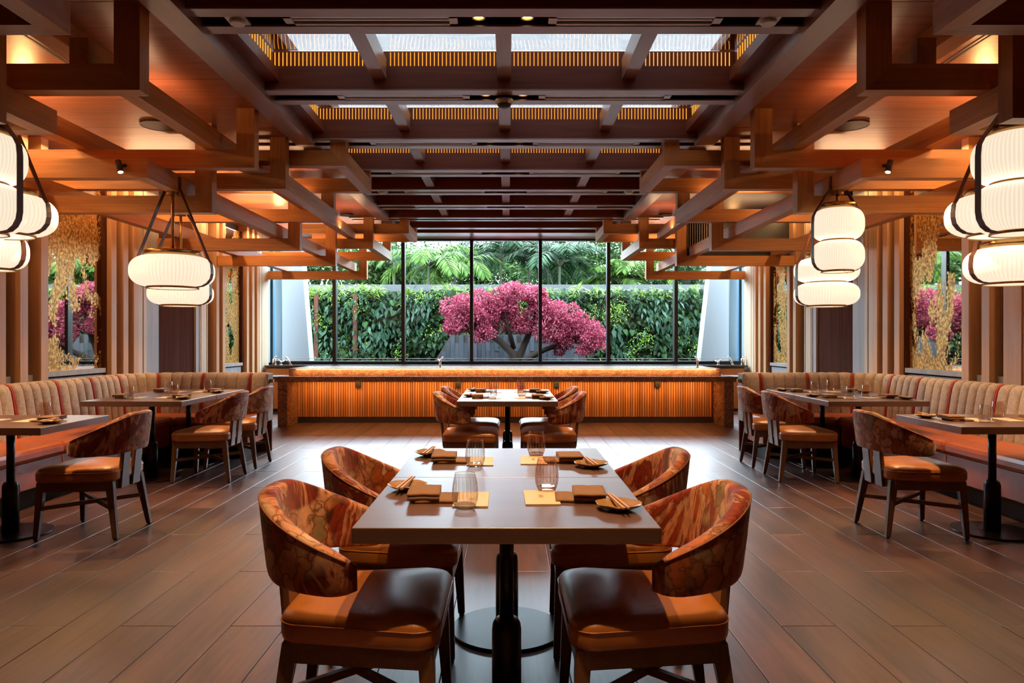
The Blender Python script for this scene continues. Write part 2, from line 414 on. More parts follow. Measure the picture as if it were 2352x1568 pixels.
# ------------------------------------------------------------------ walls
WALLX = 4.52
walls = {}
for s, nm in ((-1, 'left'), (1, 'right')):
    w = box('wall_' + nm, sx(s, WALLX), sx(s, WALLX + .2), -3.2, 13.55, -.01, 3.6, M['brownblack']); tag(w, kind='structure'); walls[s] = w
bw = box('wall_back', -4.9, 4.9, -3.4, -3.2, -.01, 3.6, M['fin', 2]); tag(bw, kind='structure')
def wallbox(name, s, u0, u1, d0, d1, z0, z1, mat): return box(name, sx(s, u0), sx(s, u1), d0, d1, z0, z1, mat, walls[s])
fins = [6.18 - .29 * k for k in range(2, 12)] + [6.48, 6.77, 7.97, 8.22, 8.45, 10.84, 11.08, 12.10, 12.36, 12.60]
for s in (-1, 1):
    for d in fins:
        if 4.0 < d < 6.1: continue
        wallbox('fin', s, 4.37, WALLX, d, d + .105, 0, 3.2, M['fin', 2])
    for d in (6.38, 6.67, 8.13, 8.36):      # small metal shoes at the fins' feet
        wallbox('fin_shoe', s, 4.44, WALLX, d, d + .09, .86, .96, M['greywood'])
    for (a, b) in ((3.6, 3.98), (4.0, 4.4), (4.42, 4.8), (4.83, 5.21), (5.24, 5.62), (5.65, 6.0), (6.02, 6.1), (6.12, 6.35), (8.57, 8.60), (8.61, 8.72), (8.735, 8.82), (10.33, 10.36), (10.375, 10.56), (10.575, 10.61), (12.70, 12.80), (12.81, 12.92), (12.93, 13.30)):
        wallbox('pale_board', s, 4.40, 4.46, a, b - .012, 0, 3.2, M['pale'] if a > 8 else M['fin', 2])
    wallbox('door_jamb', s, 4.41, 4.47, 8.82, 9.13, 0, 3.2, M['greywood'])
    wallbox('door_jamb', s, 4.41, 4.47, 10.22, 10.33, 0, 3.2, M['greywood'])
    dr = box('door_%d' % (1 if s < 0 else 2), sx(s, 4.44), sx(s, 4.50), 9.13, 10.22, 0, 3.1, M['door']); tag(dr, kind='structure')
    # mirrored gold panels
    for (a, b, zb, nmx) in ((6.90, 7.93, .93, 'wide'), (11.22, 12.02, .86, 'slim')):
        t = thing('mirror_panel', '%s smoked mirror panel flecked with gold leaf, set in the %s fins' % (nmx, GR[s]), 'mirror panel', (sx(s, 4.46), (a + b) / 2, zb))
        box('mirror_glass', sx(s, 4.465), sx(s, 4.48), a, b, zb + .05, 3.1, M['gold'], t)
        box('bottom_frame', sx(s, 4.41), sx(s, 4.50), a, b, zb, zb + .05, M['greywood'], t)
        box('side_frame', sx(s, 4.42), sx(s, 4.50), b, b + .035, zb, 3.1, M['door'], t)
        wallbox('pale_board', s, 4.44, 4.47, a, b, .0, zb - .02, M['greywood'])

# ------------------------------------------------------------------ window wall
WY = 13.5; WZ0, WZ1 = .86, 3.18
sw = box('wall_front', -5.0, 5.0, WY - .02, WY + .16, 0, WZ0, M['black']); tag(sw, kind='structure')
hd = box('trim_1', -5.0, 5.0, WY - .02, WY + .3, WZ1 + .0, 3.62, M['mahogany', 0]); tag(hd, kind='structure')
win = struct_root('window_1', (X0, WY, WZ0))
mull = [-3.27, -1.975, -.687, .605, 1.89, 3.16]
for x in mull: box('mullion', x - .032, x + .032, WY, WY + .15, WZ0, WZ1, M['black'], win)
box('sill_frame', -4.42, 4.34, WY - .03, WY + .12, WZ0, WZ0 + .03, M['black'], win)
box('sill_rail', -4.42, 4.34, WY + .06, WY + .09, WZ0 + .07, WZ0 + .078, M['grey_metal'], win)
box('head_frame', -4.42, 4.34, WY, WY + .12, WZ1 - .03, WZ1, M['black'], win)
box('jamb_frame', -4.47, -4.42, WY, WY + .12, WZ0, WZ1, M['blue'], win)
box('jamb_frame', 4.34, 4.39, WY, WY + .12, WZ0, WZ1, M['blue'], win)
xs = [-4.42] + mull + [4.34]
for a, b in zip(xs[:-1], xs[1:]):
    box('pane', a + .034, b - .034, WY + .085, WY + .09, WZ0 + .03, WZ1 - .03, M['pane'], win)

# ------------------------------------------------------------------ ceiling
CZ = 3.18; SZ = 3.20; LX = 1.817
beams = [(-2.61, -2.27), (-1.265, -.925), (.07, .41), (1.415, 1.755), (2.76, 3.10), (4.104, 4.443), (5.45, 5.781), (6.78, 7.11), (8.01, 8.34), (9.05, 9.39), (10.09, 10.43), (11.13, 11.46), (12.14, 12.30)]
cei = box('ceiling', -4.8, 4.8, -3.3, 4.40, 3.60, 3.70, M['mahogany', 0]); tag(cei, kind='structure')
def cbox(name, *a, mat, bev=0): return box(name, *a, mat, cei, bev)
cbox('roof_slab', -4.8, 4.8, 8.05, 13.8, 3.60, 3.70, mat=M['mahogany', 0])
for s in (-1, 1): cbox('roof_slab', sx(s, LX - .1), sx(s, 4.8), 4.40, 8.05, 3.60, 3.70, mat=M['mahogany', 0])
for i, (a, b) in enumerate(beams):
    ext = LX + (.62 if i in (7, 11) else 0)
    if i < 12:
        cbox('beam_face', sx(-1, ext), sx(1, ext), a, a + .035, CZ + .012, 3.34, mat=M['mahogany', 0])
        cbox('beam_edge', sx(-1, ext), sx(1, ext), a, a + .104, CZ, CZ + .012, mat=M['rail'])
        cbox('beam_edge', sx(-1, ext), sx(1, ext), b - .104, b, CZ, CZ + .012, mat=M['rail'])
        cbox('slot_lining', sx(-1, ext), sx(1, ext), a + .035, b - .035, CZ + .05, CZ + .075, mat=M['brownblack'])
        cbox('beam_face', sx(-1, ext), sx(1, ext), b - .035, b, CZ + .012, 3.50 if 5 <= i < 8 else 3.60, mat=M['mahogany', 0])
    else:
        cbox('beam_face', sx(-1, LX), sx(1, LX), a, b, CZ + .012, 3.34, mat=M['mahogany', 0])
        cbox('beam_edge', sx(-1, LX), sx(1, LX), a, b, CZ, CZ + .012, mat=M['rail'])
    if 3 < i < 9:
        # amber lit slats above the face
        if 5 < i < 9:
            cbox('slat_board', sx(-1, LX), sx(1, LX), a + .05, a + .07, 3.34, 3.50, mat=M['mahogany', 0])
            g = MB()
            nn = int(2 * (LX - .06) / .0305)
            for k in range(nn):
                x = sx(-1, LX - .06) + .0305 * k
                if any(abs(x - sx(1, q)) < .065 for q in (-.945, 0, .945)): continue
                g.box(x, x + .0065, a + .044, a + .0495, 3.385, 3.487)
            tag(wpart('slot_lights', g.mesh('slot_lights'), M['slot_glow'], cei), kind='stuff')
    # ribs between beams
    nxt = beams[i + 1][0] if i + 1 < len(beams) else 12.73
    if 4 <= i < 11:
        for q in (-.945, 0, .945):
            cbox('rib', sx(1, q) - .052, sx(1, q) + .052, b, nxt, 3.265 if i < 8 else 3.21, 3.42, mat=M['rail_y'])
    if not (5 <= i <= 7):
        cbox('coffer_panel', sx(-1, LX), sx(1, LX), b, nxt, 3.345, 3.37, mat=M['mahogany', 0])
    else:
        pane = cbox('mirror_standin_pane', sx(-1, LX - .02), sx(1, LX - .02), b + .002, nxt + .048, 3.50, 3.508, mat=M['mirror_standin'])  # added sky-lit pane in place of the mirrored coffer top
        for s in (-1, 1):
            cbox('coffer_side', sx(s, LX - .02), sx(s, LX - .05), b, nxt + .05, 3.34, 3.60, mat=M['mahogany', 1])
            cbox('coffer_lip', sx(s, LX), sx(s, LX - .11), b, nxt, 3.25, 3.335, mat=M['mahogany', 1])
            g = MB(); k = 0
            while b + .04 + .055 * k < nxt:
                y = b + .04 + .055 * k; k += 1
                xx = sorted((sx(s, LX - .05), sx(s, LX - .056))); g.box(xx[0], xx[1], y, y + .0065, 3.385, 3.487)
            tag(wpart('slot_lights', g.mesh('slot_lights'), M['slot_glow'], cei), kind='stuff')
cbox('ceiling_panel', sx(-1, LX), sx(1, LX), 12.73, WY - .02, CZ, CZ + .02, mat=M['rail'])
cbox('beam_face', sx(-1, LX), sx(1, LX), 12.70, 12.73, CZ, 3.36, mat=M['mahogany', 0])
for s in (-1, 1):
    for (a, b) in ((-3.2, 6.90), (7.11, 11.13), (11.46, 13.4)):
        cbox('long_beam', sx(s, LX), sx(s, LX + .175), a, b, 3.143, 3.34, mat=M['rail_y'])
    cbox('long_beam_upper', sx(s, LX - .001), sx(s, LX + .05), -3.2, 13.4, 3.34, 3.60, mat=M['mahogany', 1])
    # veneered side ceiling in boards
    yb = -3.2
    while yb < 13.4:
        y1 = min(yb + 1.21, 13.48)
        if not (s > 0 and yb > 7.3 and yb < 11.0):
            cbox('ceiling_board', sx(s, LX + .175), sx(s, 4.52), yb + .003, y1 - .003, SZ, SZ + .03, mat=M['veneer', 0])
        else:
            cbox('ceiling_board', sx(s, LX + .175), sx(s, 2.75), yb + .003, y1 - .003, SZ, SZ + .03, mat=M['veneer', 0])
            cbox('dark_soffit', sx(s, 2.75), sx(s, 4.52), yb, y1, SZ - .03, SZ + .03, mat=M['soffit'])
        yb += 1.21
    for (u, d, r) in ((3.07, 6.38, .15), (2.43, 10.96, .10)):
        o = link('ceiling_speaker', lathe('ceiling_speaker', [(r, -.012), (r, 0)], 32, False), M['brownblack'], cei, Vector((sx(s, u), d, SZ - .001)) - cei.location)
        link('speaker_rim', lathe('speaker_rim', [(r + .008, -.015), (r, -.015), (r, -.004), (r + .008, -.004)], 32, False, False), M['black'], o)
    for (u, d0, d1) in ((3.02, 3.9, 5.05), (2.66, 7.5, 9.3)):
        for k in (0, 1): cbox('slot_diffuser', sx(s, u) + k * .035, sx(s, u) + k * .035 + .018, d0, d1, SZ - .004, SZ + .002, mat=M['black'])
# vents, downlights, speakers in the beam slots
def vent(x0, x1, a, b):
    g = MB(); z0 = CZ + .004; ym = (a + b) / 2; y0, y1 = a + .104, b - .104
    g.box(x0, x1, y0, y0 + .028, z0, z0 + .045); g.box(x0, x1, y1 - .028, y1, z0, z0 + .045)
    g.box(x0, x0 + .05, y0, y1, z0, z0 + .045); g.box(x1 - .05, x1, y0, y1, z0, z0 + .045)
    g.box(x0, x1, ym - .01, ym + .01, z0 + .006, z0 + .045)
    o = wpart('air_vent', g.mesh('air_vent'), M['grey_metal'], cei)
    box('vent_slot', x0 + .05, x1 - .05, y0 + .02, y1 - .02, z0 + .03, z0 + .045, M['black'], o)
dl_m = lathe('downlight', [(.034, 0), (.040, 0), (.040, .03), (.030, .03)], 24, True, False)
lens_m = lathe('lens', [(.031, .018), (.031, .022)], 24, False)
for i, (a, b) in enumerate(beams[4:12]):
    i += 4
    if i < 11:
        vent(sx(1, -1.30), sx(1, -.27), a, b); vent(sx(1, .27), sx(1, 1.30), a, b)
    for q in ((-.145, .145) if i < 11 else (-.9, .0, .9)):
        o = link('downlight', dl_m, M['brass'], cei, Vector((sx(1, q), (a + b) / 2, CZ + .02)) - cei.location)
        link('lens', lens_m, M['bulb'], o)
    if i in (5, 7, 9):
        for q in (-1.58, 1.58):
            o = cbox('speaker_plate', sx(1, q) - .06, sx(1, q) + .06, a + .106, b - .106, CZ + .006, CZ + .02, mat=M['grey_metal'])
            link('speaker_disc', lathe('speaker_disc', [(.042, -.022), (.046, -.006), (.046, 0)], 28), M['grey_metal'], o, (0, 0, -.007))
dome = link('ceiling_camera', lathe('ceiling_camera', [(.02, -.085), (.045, -.075), (.058, -.05), (.062, -.03), (.062, 0)], 28), M['black'], cei, Vector((X0 + .0, 5.61, CZ)) - cei.location)
link('dome_ring', lathe('dome_ring', [(.050, -.062), (.070, -.034), (.070, -.02), (.05, -.02)], 28, True, False), M['grey_metal'], dome)
for i, (a, b) in enumerate(beams):
    for q in (-.145, .145):
        light('downlight_beam', 'SPOT', (sx(1, q), (a + b) / 2, CZ + .01), 110 if 0 < a < 7.5 else 55, (1, .60, .28), (0, 0, 0), spot_size=1.25, spot_blend=.5, shadow_soft_size=.02)

# ------------------------------------------------------------------ timber lattice under the side ceilings
T, HB, WB = .108, .15, .148
ZA, ZB, ZC, ZZ = 2.71, 2.56, 2.41, 2.957
def prism(name, s, c8, mat, parent):
    m = mesh(name, [(sx(s, u), d, z) for (u, d, z) in c8], BF); fixn(m); return wpart(name, m, mat, parent)
def xb(lt, s, u0, d0, z0, u1=4.365, mit=None, t=T, h=HB, name='cross_beam'):
    d1 = d0 + t; z1 = z0 + h
    a = {None: [u0] * 4, 'post': [u0, u0, u0 + WB, u0 + WB], 'back': [u0 + t, u0, u0 + t, u0], 'front': [u0, u0 + t, u0, u0 + t]}[mit]  # inner u at (d0,z0),(d1,z0),(d0,z1),(d1,z1)
    c = [(a[0], d0, z0), (u1, d0, z0), (u1, d1, z0), (a[1], d1, z0), (a[2], d0, z1), (u1, d0, z1), (u1, d1, z1), (a[3], d1, z1)]
    return prism(name, s, c, M['teak', 0], lt)
def yb_(lt, s, u0, d0, d1, z0, t=T, h=HB, m0=None, m1=None):
    z1 = z0 + h; e0 = t if m0 else 0; e1 = t if m1 else 0
    # mitre: the inner face runs to the corner, the outer face is shorter
    c = [(u0, d0, z0), (u0 + t, d0 + e0, z0), (u0 + t, d1 - e1, z0), (u0, d1, z0), (u0, d0, z1), (u0 + t, d0 + e0, z1), (u0 + t, d1 - e1, z1), (u0, d1, z1)]
    return prism('long_timber', s, c, M['teak', 1], lt)
def post(lt, s, u0, d0, zb, zt=SZ, mit=True, t=T):
    d1 = d0 + t; zo = zb + HB if mit else zb
    c = [(u0, d0, zb), (u0 + WB, d0, zo), (u0 + WB, d1, zo), (u0, d1, zb), (u0, d0, zt), (u0 + WB, d0, zt), (u0 + WB, d1, zt), (u0, d1, zt)]
    return prism('hanging_post', s, c, M['teak', 2], lt)
UA, UC, UB, UCY, UZ = 2.065, 2.58, 2.80, 3.63, 1.527
lattices = {}
for s in (-1, 1):
    lt = thing('timber_lattice', 'stepped teak beam lattice hung from the ceiling on the ' + GR[s], 'ceiling lattice', (sx(s, 3.2), 8, 3.2)); lattices[s] = lt
    # level A
    for d in (4.085, 5.93, 6.765, 11.14): post(lt, s, UA, d, ZA); xb(lt, s, UA, d, ZA, mit='post')
    xb(lt, s, 2.01, 3.242, ZA, mit='back'); yb_(lt, s, 2.01, .6, 3.35, ZA, m1=True)
    yb_(lt, s, 2.36, 4.09, 11.24, ZA + HB); yb_(lt, s, 3.425, 3.3, 6.87, ZA + HB)
    for (a, c) in ((6.765, 8.75), (11.14, 12.93)):
        yb_(lt, s, UA, a + T, c, ZA, m1=True); xb(lt, s, UA, c - T, ZA, mit='back')
        post(lt, s, UA, c - T - .02, ZA + HB, mit=False)
    # level B
    yb_(lt, s, UB - .03, .6, 4.46, ZB, m1=True); xb(lt, s, UB - .03, 4.46 - T, ZB, u1=4.045, mit='back')
    xb(lt, s, UB, 5.63, ZB, u1=4.045, mit='front'); yb_(lt, s, UB, 5.63, 13.42, ZB, m0=True)
    xb(lt, s, UB + T, 7.15, ZB, u1=4.045); yb_(lt, s, 4.045, .6, 13.42, ZB)
    # level C
    prev = .6
    for d in (3.63, 6.33, 9.0, 10.86, 13.27):
        post(lt, s, UC, d, ZC); xb(lt, s, UC, d, ZC, mit='post', u1=(4.6 if d > 13 else 4.365))
    # upper frames towards the middle
    for (a, c) in ((6.885, 8.19), (11.26, 12.30)):
        post(lt, s, UZ, a, ZZ, zt=CZ); xb(lt, s, UZ, a, ZZ, u1=3.3, mit='post')
        yb_(lt, s, UZ, a + T, c, ZZ, m1=True); xb(lt, s, UZ, c - T, ZZ, u1=3.3, mit='back')
        post(lt, s, UZ, c - T + .002, ZZ + HB, zt=CZ, mit=False)
    # beam tight under the ceiling
    yb_(lt, s, 2.607, .6, 4.95, 3.05, t=.13)

# air grille, grille side only
g = thing('air_grille', 'dark nested air grille bars inside the lattice frame beside the bar', 'air grille', (sx(1, 2.74), 10.98, 2.56))
for k in range(13):
    u = 2.74 + .036 * k; z = 2.572 + .013 * k; d = 10.99
    c = [(u, d, z), (u + .012, d, z + .012), (u + .012, d + .05, z + .012), (u, d + .05, z), (u, d, 3.10), (u + .012, d, 3.10), (u + .012, d + .05, 3.10), (u, d + .05, 3.10)]
    prism('grille_bar', 1, c, M['bar_dark'], g)
    c = [(u, d, z), (4.36, d, z), (4.36, d + .05, z), (u, d + .05, z), (u + .004, d, z + .004), (4.36, d, z + .004), (4.36, d + .05, z + .004), (u + .004, d + .05, z + .004)]
    prism('grille_bar', 1, c, M['bar_dark'], g)
box('grille_back', sx(1, 2.735), sx(1, 4.36), 11.06, 11.08, 2.565, 3.10, M['black'], g)

# ------------------------------------------------------------------ spotlights on the lattice
for s in (-1, 1):
    for (d, u, tgt) in ((5.63, 2.97, (3.3, 5.0)), (4.35, 3.0, (3.25, 4.4)),):
        t = thing('spotlight', 'black cylinder spotlight on the %s lattice beam %s the hanging lanterns' % (GR[s], 'between' if d > 5 else 'in front of'), 'spotlight', (sx(s, u), d, 2.635))
        a = Vector((-s * .35, -.25, -1)).normalized()
        body = link('lamp_body', tube('lamp_body', [(-Vector(a) * .05), Vector(a) * .05], .022, 20), M['black'], t, (s * .02, -.05, 0))
        link('lamp_face', tube('lamp_face', [Vector(a) * .0505, Vector(a) * .052], .019, 20), M['bulb'], body)
        link('bracket', tube('bracket', [(0, 0, .02), (s * .01, -.035, .01)], .013, 12), M['black'], t)
        o = light('spot_beam', 'SPOT', (sx(s, u) - .02, d - .08, 2.56), 130, (1, .60, .27), spot_size=1.5, spot_blend=.5, shadow_soft_size=.02); aim(o, (sx(s, tgt[0]), tgt[1], .7))
    for d in (7.0, 8.4):
        o = light('table_spot', 'SPOT', (sx(s, 3.1), d, 2.70), 110, (1, .60, .27), spot_size=1.5, spot_blend=.5, shadow_soft_size=.03); aim(o, (sx(s, 3.2), d - .2, .7))
    # added warm area light brightening the fins, no cove fixture built
    light('added_fin_wash', 'AREA', (sx(s, 4.25), 8.6, 3.17), 130, (1, .55, .22), (0, s * math.radians(16), 0), shape='RECTANGLE', size=.05, size_y=9.4)
    # warm point lights added to boost the orange on the lattice beams
    for (u, d, e) in ((3.65, 5.45, 13), (3.7, 3.75, 2.5), (3.3, 8.25, 9), (3.3, 10.45, 9), (3.3, 12.5, 9)):
        light('added_beam_glow', 'POINT', (sx(s, u), d, 3.02), e, (1, .50, .17), shadow_soft_size=.06)
    for (u, d, e) in ((3.75, 5.1, 14), (2.72, 5.3, 10), (3.75, 7.8, 20), (3.75, 3.7, 6), (2.6, 8.0, 10), (3.4, 9.9, 22), (2.4, 10.2, 8), (3.4, 12.2, 22), (2.5, 12.0, 10)):  # warm uplight washes laid on top of the lattice
        light('lattice_uplight', 'AREA', (sx(s, u), d, 2.875), e * .8, (1, .57, .30), (PI, 0, 0), shape='RECTANGLE', size=.7, size_y=.12)

# ------------------------------------------------------------------ pendant lanterns
def drum_profile(R, H):
    p = []
    for k in range(9):
        a = k / 8 * PI / 2; p.append((R * (.58 + .42 * math.sin(a) ** .95), -H * .5 + H * .435 * (1 - math.cos(a))))
    q = [(r, -z) for r, z in reversed(p)]
    return p + q
def lantern(s, u, d, drums, zb, top, R, label, group=None, az=3, wrap=.13):
    """drums hang on a sling of leather strap; zb = lowest glass"""
    t = thing('pendant_lantern', label, 'pendant lamp', (sx(s, u), d, zb), group)
    z = 0; H = drums[0]
    for i, H in enumerate(drums):
        o = link('glass_drum', lathe('glass_drum', drum_profile(R, H), 72), M['lamp'], t, (0, 0, z + H / 2))
        link('brass_ring', lathe('brass_ring', [(R * .60, -.012), (R * .62, -.012), (R * .62, .012), (R * .60, .012)], 48, True, False), M['brass'], o, (0, 0, -H / 2 - .004))
        if i == 0:
            link('bottom_lens', lathe('bottom_lens', [(R * .58, -.006), (R * .58, -.002)], 40, False), M['lamp'], o, (0, 0, -H / 2 - .004))
            for k in range(3):
                an = -PI / 2 + k * 2 * PI / 3
                link('screw', lathe('screw', [(.006, -.006), (.006, .0)], 10, False), M['brass'], o, (R * .61 * math.cos(an), R * .61 * math.sin(an), -H / 2 - .012))
        z += H + .012
    link('top_cap', lathe('top_cap', [(R * .66, 0), (R * .66, .045), (R * .60, .05)], 40, True), M['brass'], t, (0, 0, z - .012))
    th = top - zb
    link('stem', lathe('stem', [(.013, z), (.013, th)], 14), M['brass'], t)
    link('ceiling_rose', lathe('ceiling_rose', [(.052, 0), (.052, .025)], 28, False), M['brass'], t, (0, 0, th - .026))
    a = math.radians(az); dirv = Vector((-s * math.cos(a), -math.sin(a), 0)); side = Vector((-dirv.y, dirv.x, 0))
    zmid = sum(drums) - drums[-1] * .45; tot = sum(drums) + .012 * (len(drums) - 1)
    for sg in (1, -1):
        pts = [dirv * (sg * .060) + Vector((0, 0, th + wrap)), dirv * (sg * .066) + Vector((0, 0, th + min(wrap, .03) - .004))]
        pr = drum_profile(R, drums[0])
        zt = tot - drums[-1] * .38
        zs = tot - drums[-1] * .10
        for k in range(4):
            f = (k + 1) / 4; pts.append(dirv * (sg * (.066 + (R * .93 - .066) * f)) + Vector((0, 0, (th + .03) * (1 - f) + zs * f)))
        pts.append(dirv * (sg * (R * .985 + .006)) + Vector((0, 0, tot - drums[-1] * .24)))
        pts.append(dirv * (sg * (R + .008)) + Vector((0, 0, zt - .02)))
        pts.append(dirv * (sg * (R + .008)) + Vector((0, 0, drums[0] * .5)))
        for k in range(8, -1, -2):
            r, zz = pr[k]; pts.append(dirv * (sg * (r + .008)) + Vector((0, 0, zz + drums[0] / 2 - .004)))
        link('leather_strap', tube('leather_strap', pts, 0, flat=(.044, .005, side)), M['strap'], t)
    return t
for s in (-1, 1):
    lantern(s, 2.89 if s < 0 else 2.85, 3.96, [.262, .262], 1.885, ZB, .230, 'tall two-drum opal lantern on the %s, farther from the bar' % GR[s])
    lantern(s, 3.53 if s < 0 else 3.49, 5.03, [.27], 2.03, ZA + HB, .350, 'wide single-drum opal lantern hung highest on the ' + GR[s])
    lantern(-1, 3.80, 5.35, [.25], 1.82, SZ, .225, 'small single-drum opal lantern against the fins on the grille-less side', wrap=.0) if s < 0 else \
        lantern(1, 3.84, 5.42, [.262], 1.72, SZ, .325, 'wide single-drum opal lantern low before the fins on the grille side', wrap=.0)
lantern(-1, 2.86, 6.19, [.262], 1.745, ZB, .340, 'wide single-drum opal lantern over the round-based tables on the grille-less side', az=3)
lantern(1, 2.86, 6.17, [.250, .262], 1.885, ZB, .212, 'tall two-drum opal lantern on the grille side, closer to the bar')
lantern(-1, 3.25, 7.20, [.222, .222], 1.64, ZB, .308, 'broad two-drum opal lantern nearest the bar on the grille-less side', az=6, wrap=.0)
lantern(1, 3.22, 7.20, [.222, .232], 1.635, ZB, .306, 'broad two-drum opal lantern nearest the bar on the grille side', az=6, wrap=.0)

# ------------------------------------------------------------------ bar
bar = thing('bar_counter', 'long brown marble bar with waterfall ends and slatted teak front', 'bar counter', (X0, 11.2, 0))
BL, BR = -3.41, 3.34; BD = 10.63
box('counter_slab', BL, BR, BD, 11.60, .672, .746, M['stone'], bar, .004)
box('waterfall_leg', BL, BL + .14, BD, 11.30, 0, .672, M['stone'], bar, .004)
box('waterfall_leg', BR - .14, BR, BD, 11.30, 0, .672, M['stone'], bar, .004)
box('plinth', BL + .14, BR - .14, 11.18, 11.3, 0, .093, M['brownblack'], bar)
box('slat_backing', BL + .14, BR - .14, 11.19, 11.3, .093, .672, M['mahogany', 2], bar)
box('dark_strip', BL + .14, BR - .14, 11.10, 11.19, .640, .672, M['dark'], bar)  # near-black strip along the underside of the slab
sm = boxm('slat', -.0140, .0140, -.008, .008, -.285, .285)
n = int((BR - BL - .28) / .0372)
for k in range(n):
    link('slat', sm, M['slat', 2], bar, Vector((BL + .14 + .0186 + k * .0372, 11.182, .378)) - bar.location)
for x in (823, 1052, 1278, 1510):
    o = box('bag_hook', (x - 6 - CX) * 11.15 / F, (x + 6 - CX) * 11.15 / F, 11.12, 11.174, .55, .645, M['black'], bar)
    box('hook_screw', (x - 1 - CX) * 11.15 / F, (x + 1 - CX) * 11.15 / F, 11.115, 11.12, .602, .612, M['chrome'], o)
box('raised_shelf', -3.335, 3.235, 10.92, 12.0, .746, .853, M['stone'], bar, .004)
box('service_body', -3.25, 3.15, 11.6, 11.98, 0, .746, M['mahogany', 0], bar)
for sx_, x0, x1 in ((-1, -3.95, BL - .012), (1, BR + .012, 3.98)):
    t = thing('counter_flap', 'wooden counter flap joining the marble bar to the wall on the %s' % GR[sx_], 'counter flap', ((x0 + x1) / 2, 10.9, .0))
    box('flap_top', x0, x1, 10.66, 11.15, .672, .742, M['walnut', 0], t)
    box('flap_support', x0 + .02 if sx_ < 0 else x1 - .06, x0 + .06 if sx_ < 0 else x1 - .02, 10.8, 11.1, 0, .672, M['walnut', 2], t)
    box('flap_hinge', x1 - .03 if sx_ < 0 else x0, x1 if sx_ < 0 else x0 + .03, 10.64, 10.66, .655, .672, M['brass'], t)
# warm LED under the counter and along the raised shelf
light('counter_led', 'AREA', (X0, 10.98, .655), 30, (1, .50, .16), (math.radians(-22), 0, 0), shape='RECTANGLE', size=6.3, size_y=.04).rotation_euler = (math.radians(18), 0, 0)
light('shelf_led', 'AREA', (X0, 10.87, .84), 17, (1, .60, .26), (math.radians(45), 0, 0), shape='RECTANGLE', size=6.4, size_y=.02)
# back counter along the window
bc = thing('back_counter', 'low charcoal-topped teak cabinet run along the window sill', 'cabinet', (X0, 13.2, 0))
box('worktop', -4.41, 4.34, 13.0, 13.47, .79, .826, M['darkstone'], bc)
box('toe_kick', -4.38, 4.3, 13.08, 13.4, 0, .04, M['black'], bc)
nx = 12
for k in range(nx):
    a = -4.40 + k * 8.7 / nx; b = a + 8.7 / nx - .012
    o = box('cabinet_door', a, b, 13.03, 13.06, .04, .77, M['cab', 2], bc)
    if k in (1, nx - 2): box('access_plate', (a + b) / 2 - .06, (a + b) / 2 + .06, 13.024, 13.03, .40, .55, M['cab', 2], o)
box('carcass', -4.40, 4.30, 13.06, 13.42, .04, .79, M['brownblack'], bc)

def faucet(x, d, z, h, lean, label, cat='tap'):
    t = thing('tap', label, cat, (x, d, z))
    link('tap_base', lathe('tap_base', [(.028, 0), (.028, .008), (.02, .012)], 20), M['chrome'], t)
    b = link('tap_body', tube('tap_body', [(0, 0, .005), (0, 0, h * .62), (lean * .02, 0, h * .66)], .019, 14), M['chrome'], t)
    link('spout', tube('spout', [(0, .0, h * .5), (-lean * .03, .05, h * .72), (-lean * .05, .11, h * .70)], .011, 10), M['chrome'], b)
    link('lever', tube('lever', [(0, 0, h * .62), (lean * .02, -.01, h * .8), (lean * .045, -.02, h)], .011, 10), M['chrome'], b)
for (x, d, z, h, ln, lb) in (((1011 - CX) * 11.5 / F, 11.5, .853, .16, 1, 'chrome lever tap on the raised bar shelf beside the pink tree view'),
                           ((1602 - CX) * 11.5 / F, 11.5, .853, .17, -1, 'chrome lever tap near the grille-side end of the raised bar shelf'),
                           ((645 - CX) * 13.2 / F, 13.2, .826, .10, -1, 'small chrome tap on the back counter on the grille-less side'),
                           ((1650 - CX) * 13.2 / F, 13.2, .826, .10, 1, 'small chrome tap on the back counter on the grille side')):
    faucet(x, d, z, h, ln, lb)
for (x, lb) in ((630, 'on the grille-less side'), (1706, 'on the grille side')):
    t = thing('soap_dispenser', 'upright chrome pump dispenser on the back counter ' + lb, 'dispenser', ((x - CX) * 13.2 / F, 13.2, .826))
    link('bottle', lathe('bottle', [(.034, 0), (.034, .10), (.030, .104), (.030, .12)], 24), M['chrome'], t)
    link('pump', tube('pump', [(0, 0, .12), (0, 0, .15), (.045, -.01, .152)], .009, 10), M['chrome'], t)
for (x, sg, lb) in ((668, -1, 'on the grille-less side'), (1684, -1, 'on the grille side')):
    t = thing('gooseneck_tap', 'slanted chrome mixer tap leaning over the back counter ' + lb, 'tap', ((x - CX) * 13.15 / F, 13.15, .826))
    link('base_flange', lathe('base_flange', [(.03, 0), (.03, .01)], 20, False), M['chrome'], t)
    link('slanted_body', tube('slanted_body', [(0, 0, .01), (sg * .075, 0, .14)], .018, 14), M['chrome'], t)
    link('spout_tip', tube('spout_tip', [(sg * .075, 0, .14), (sg * .10, -.02, .145)], .012, 10), M['chrome'], t)

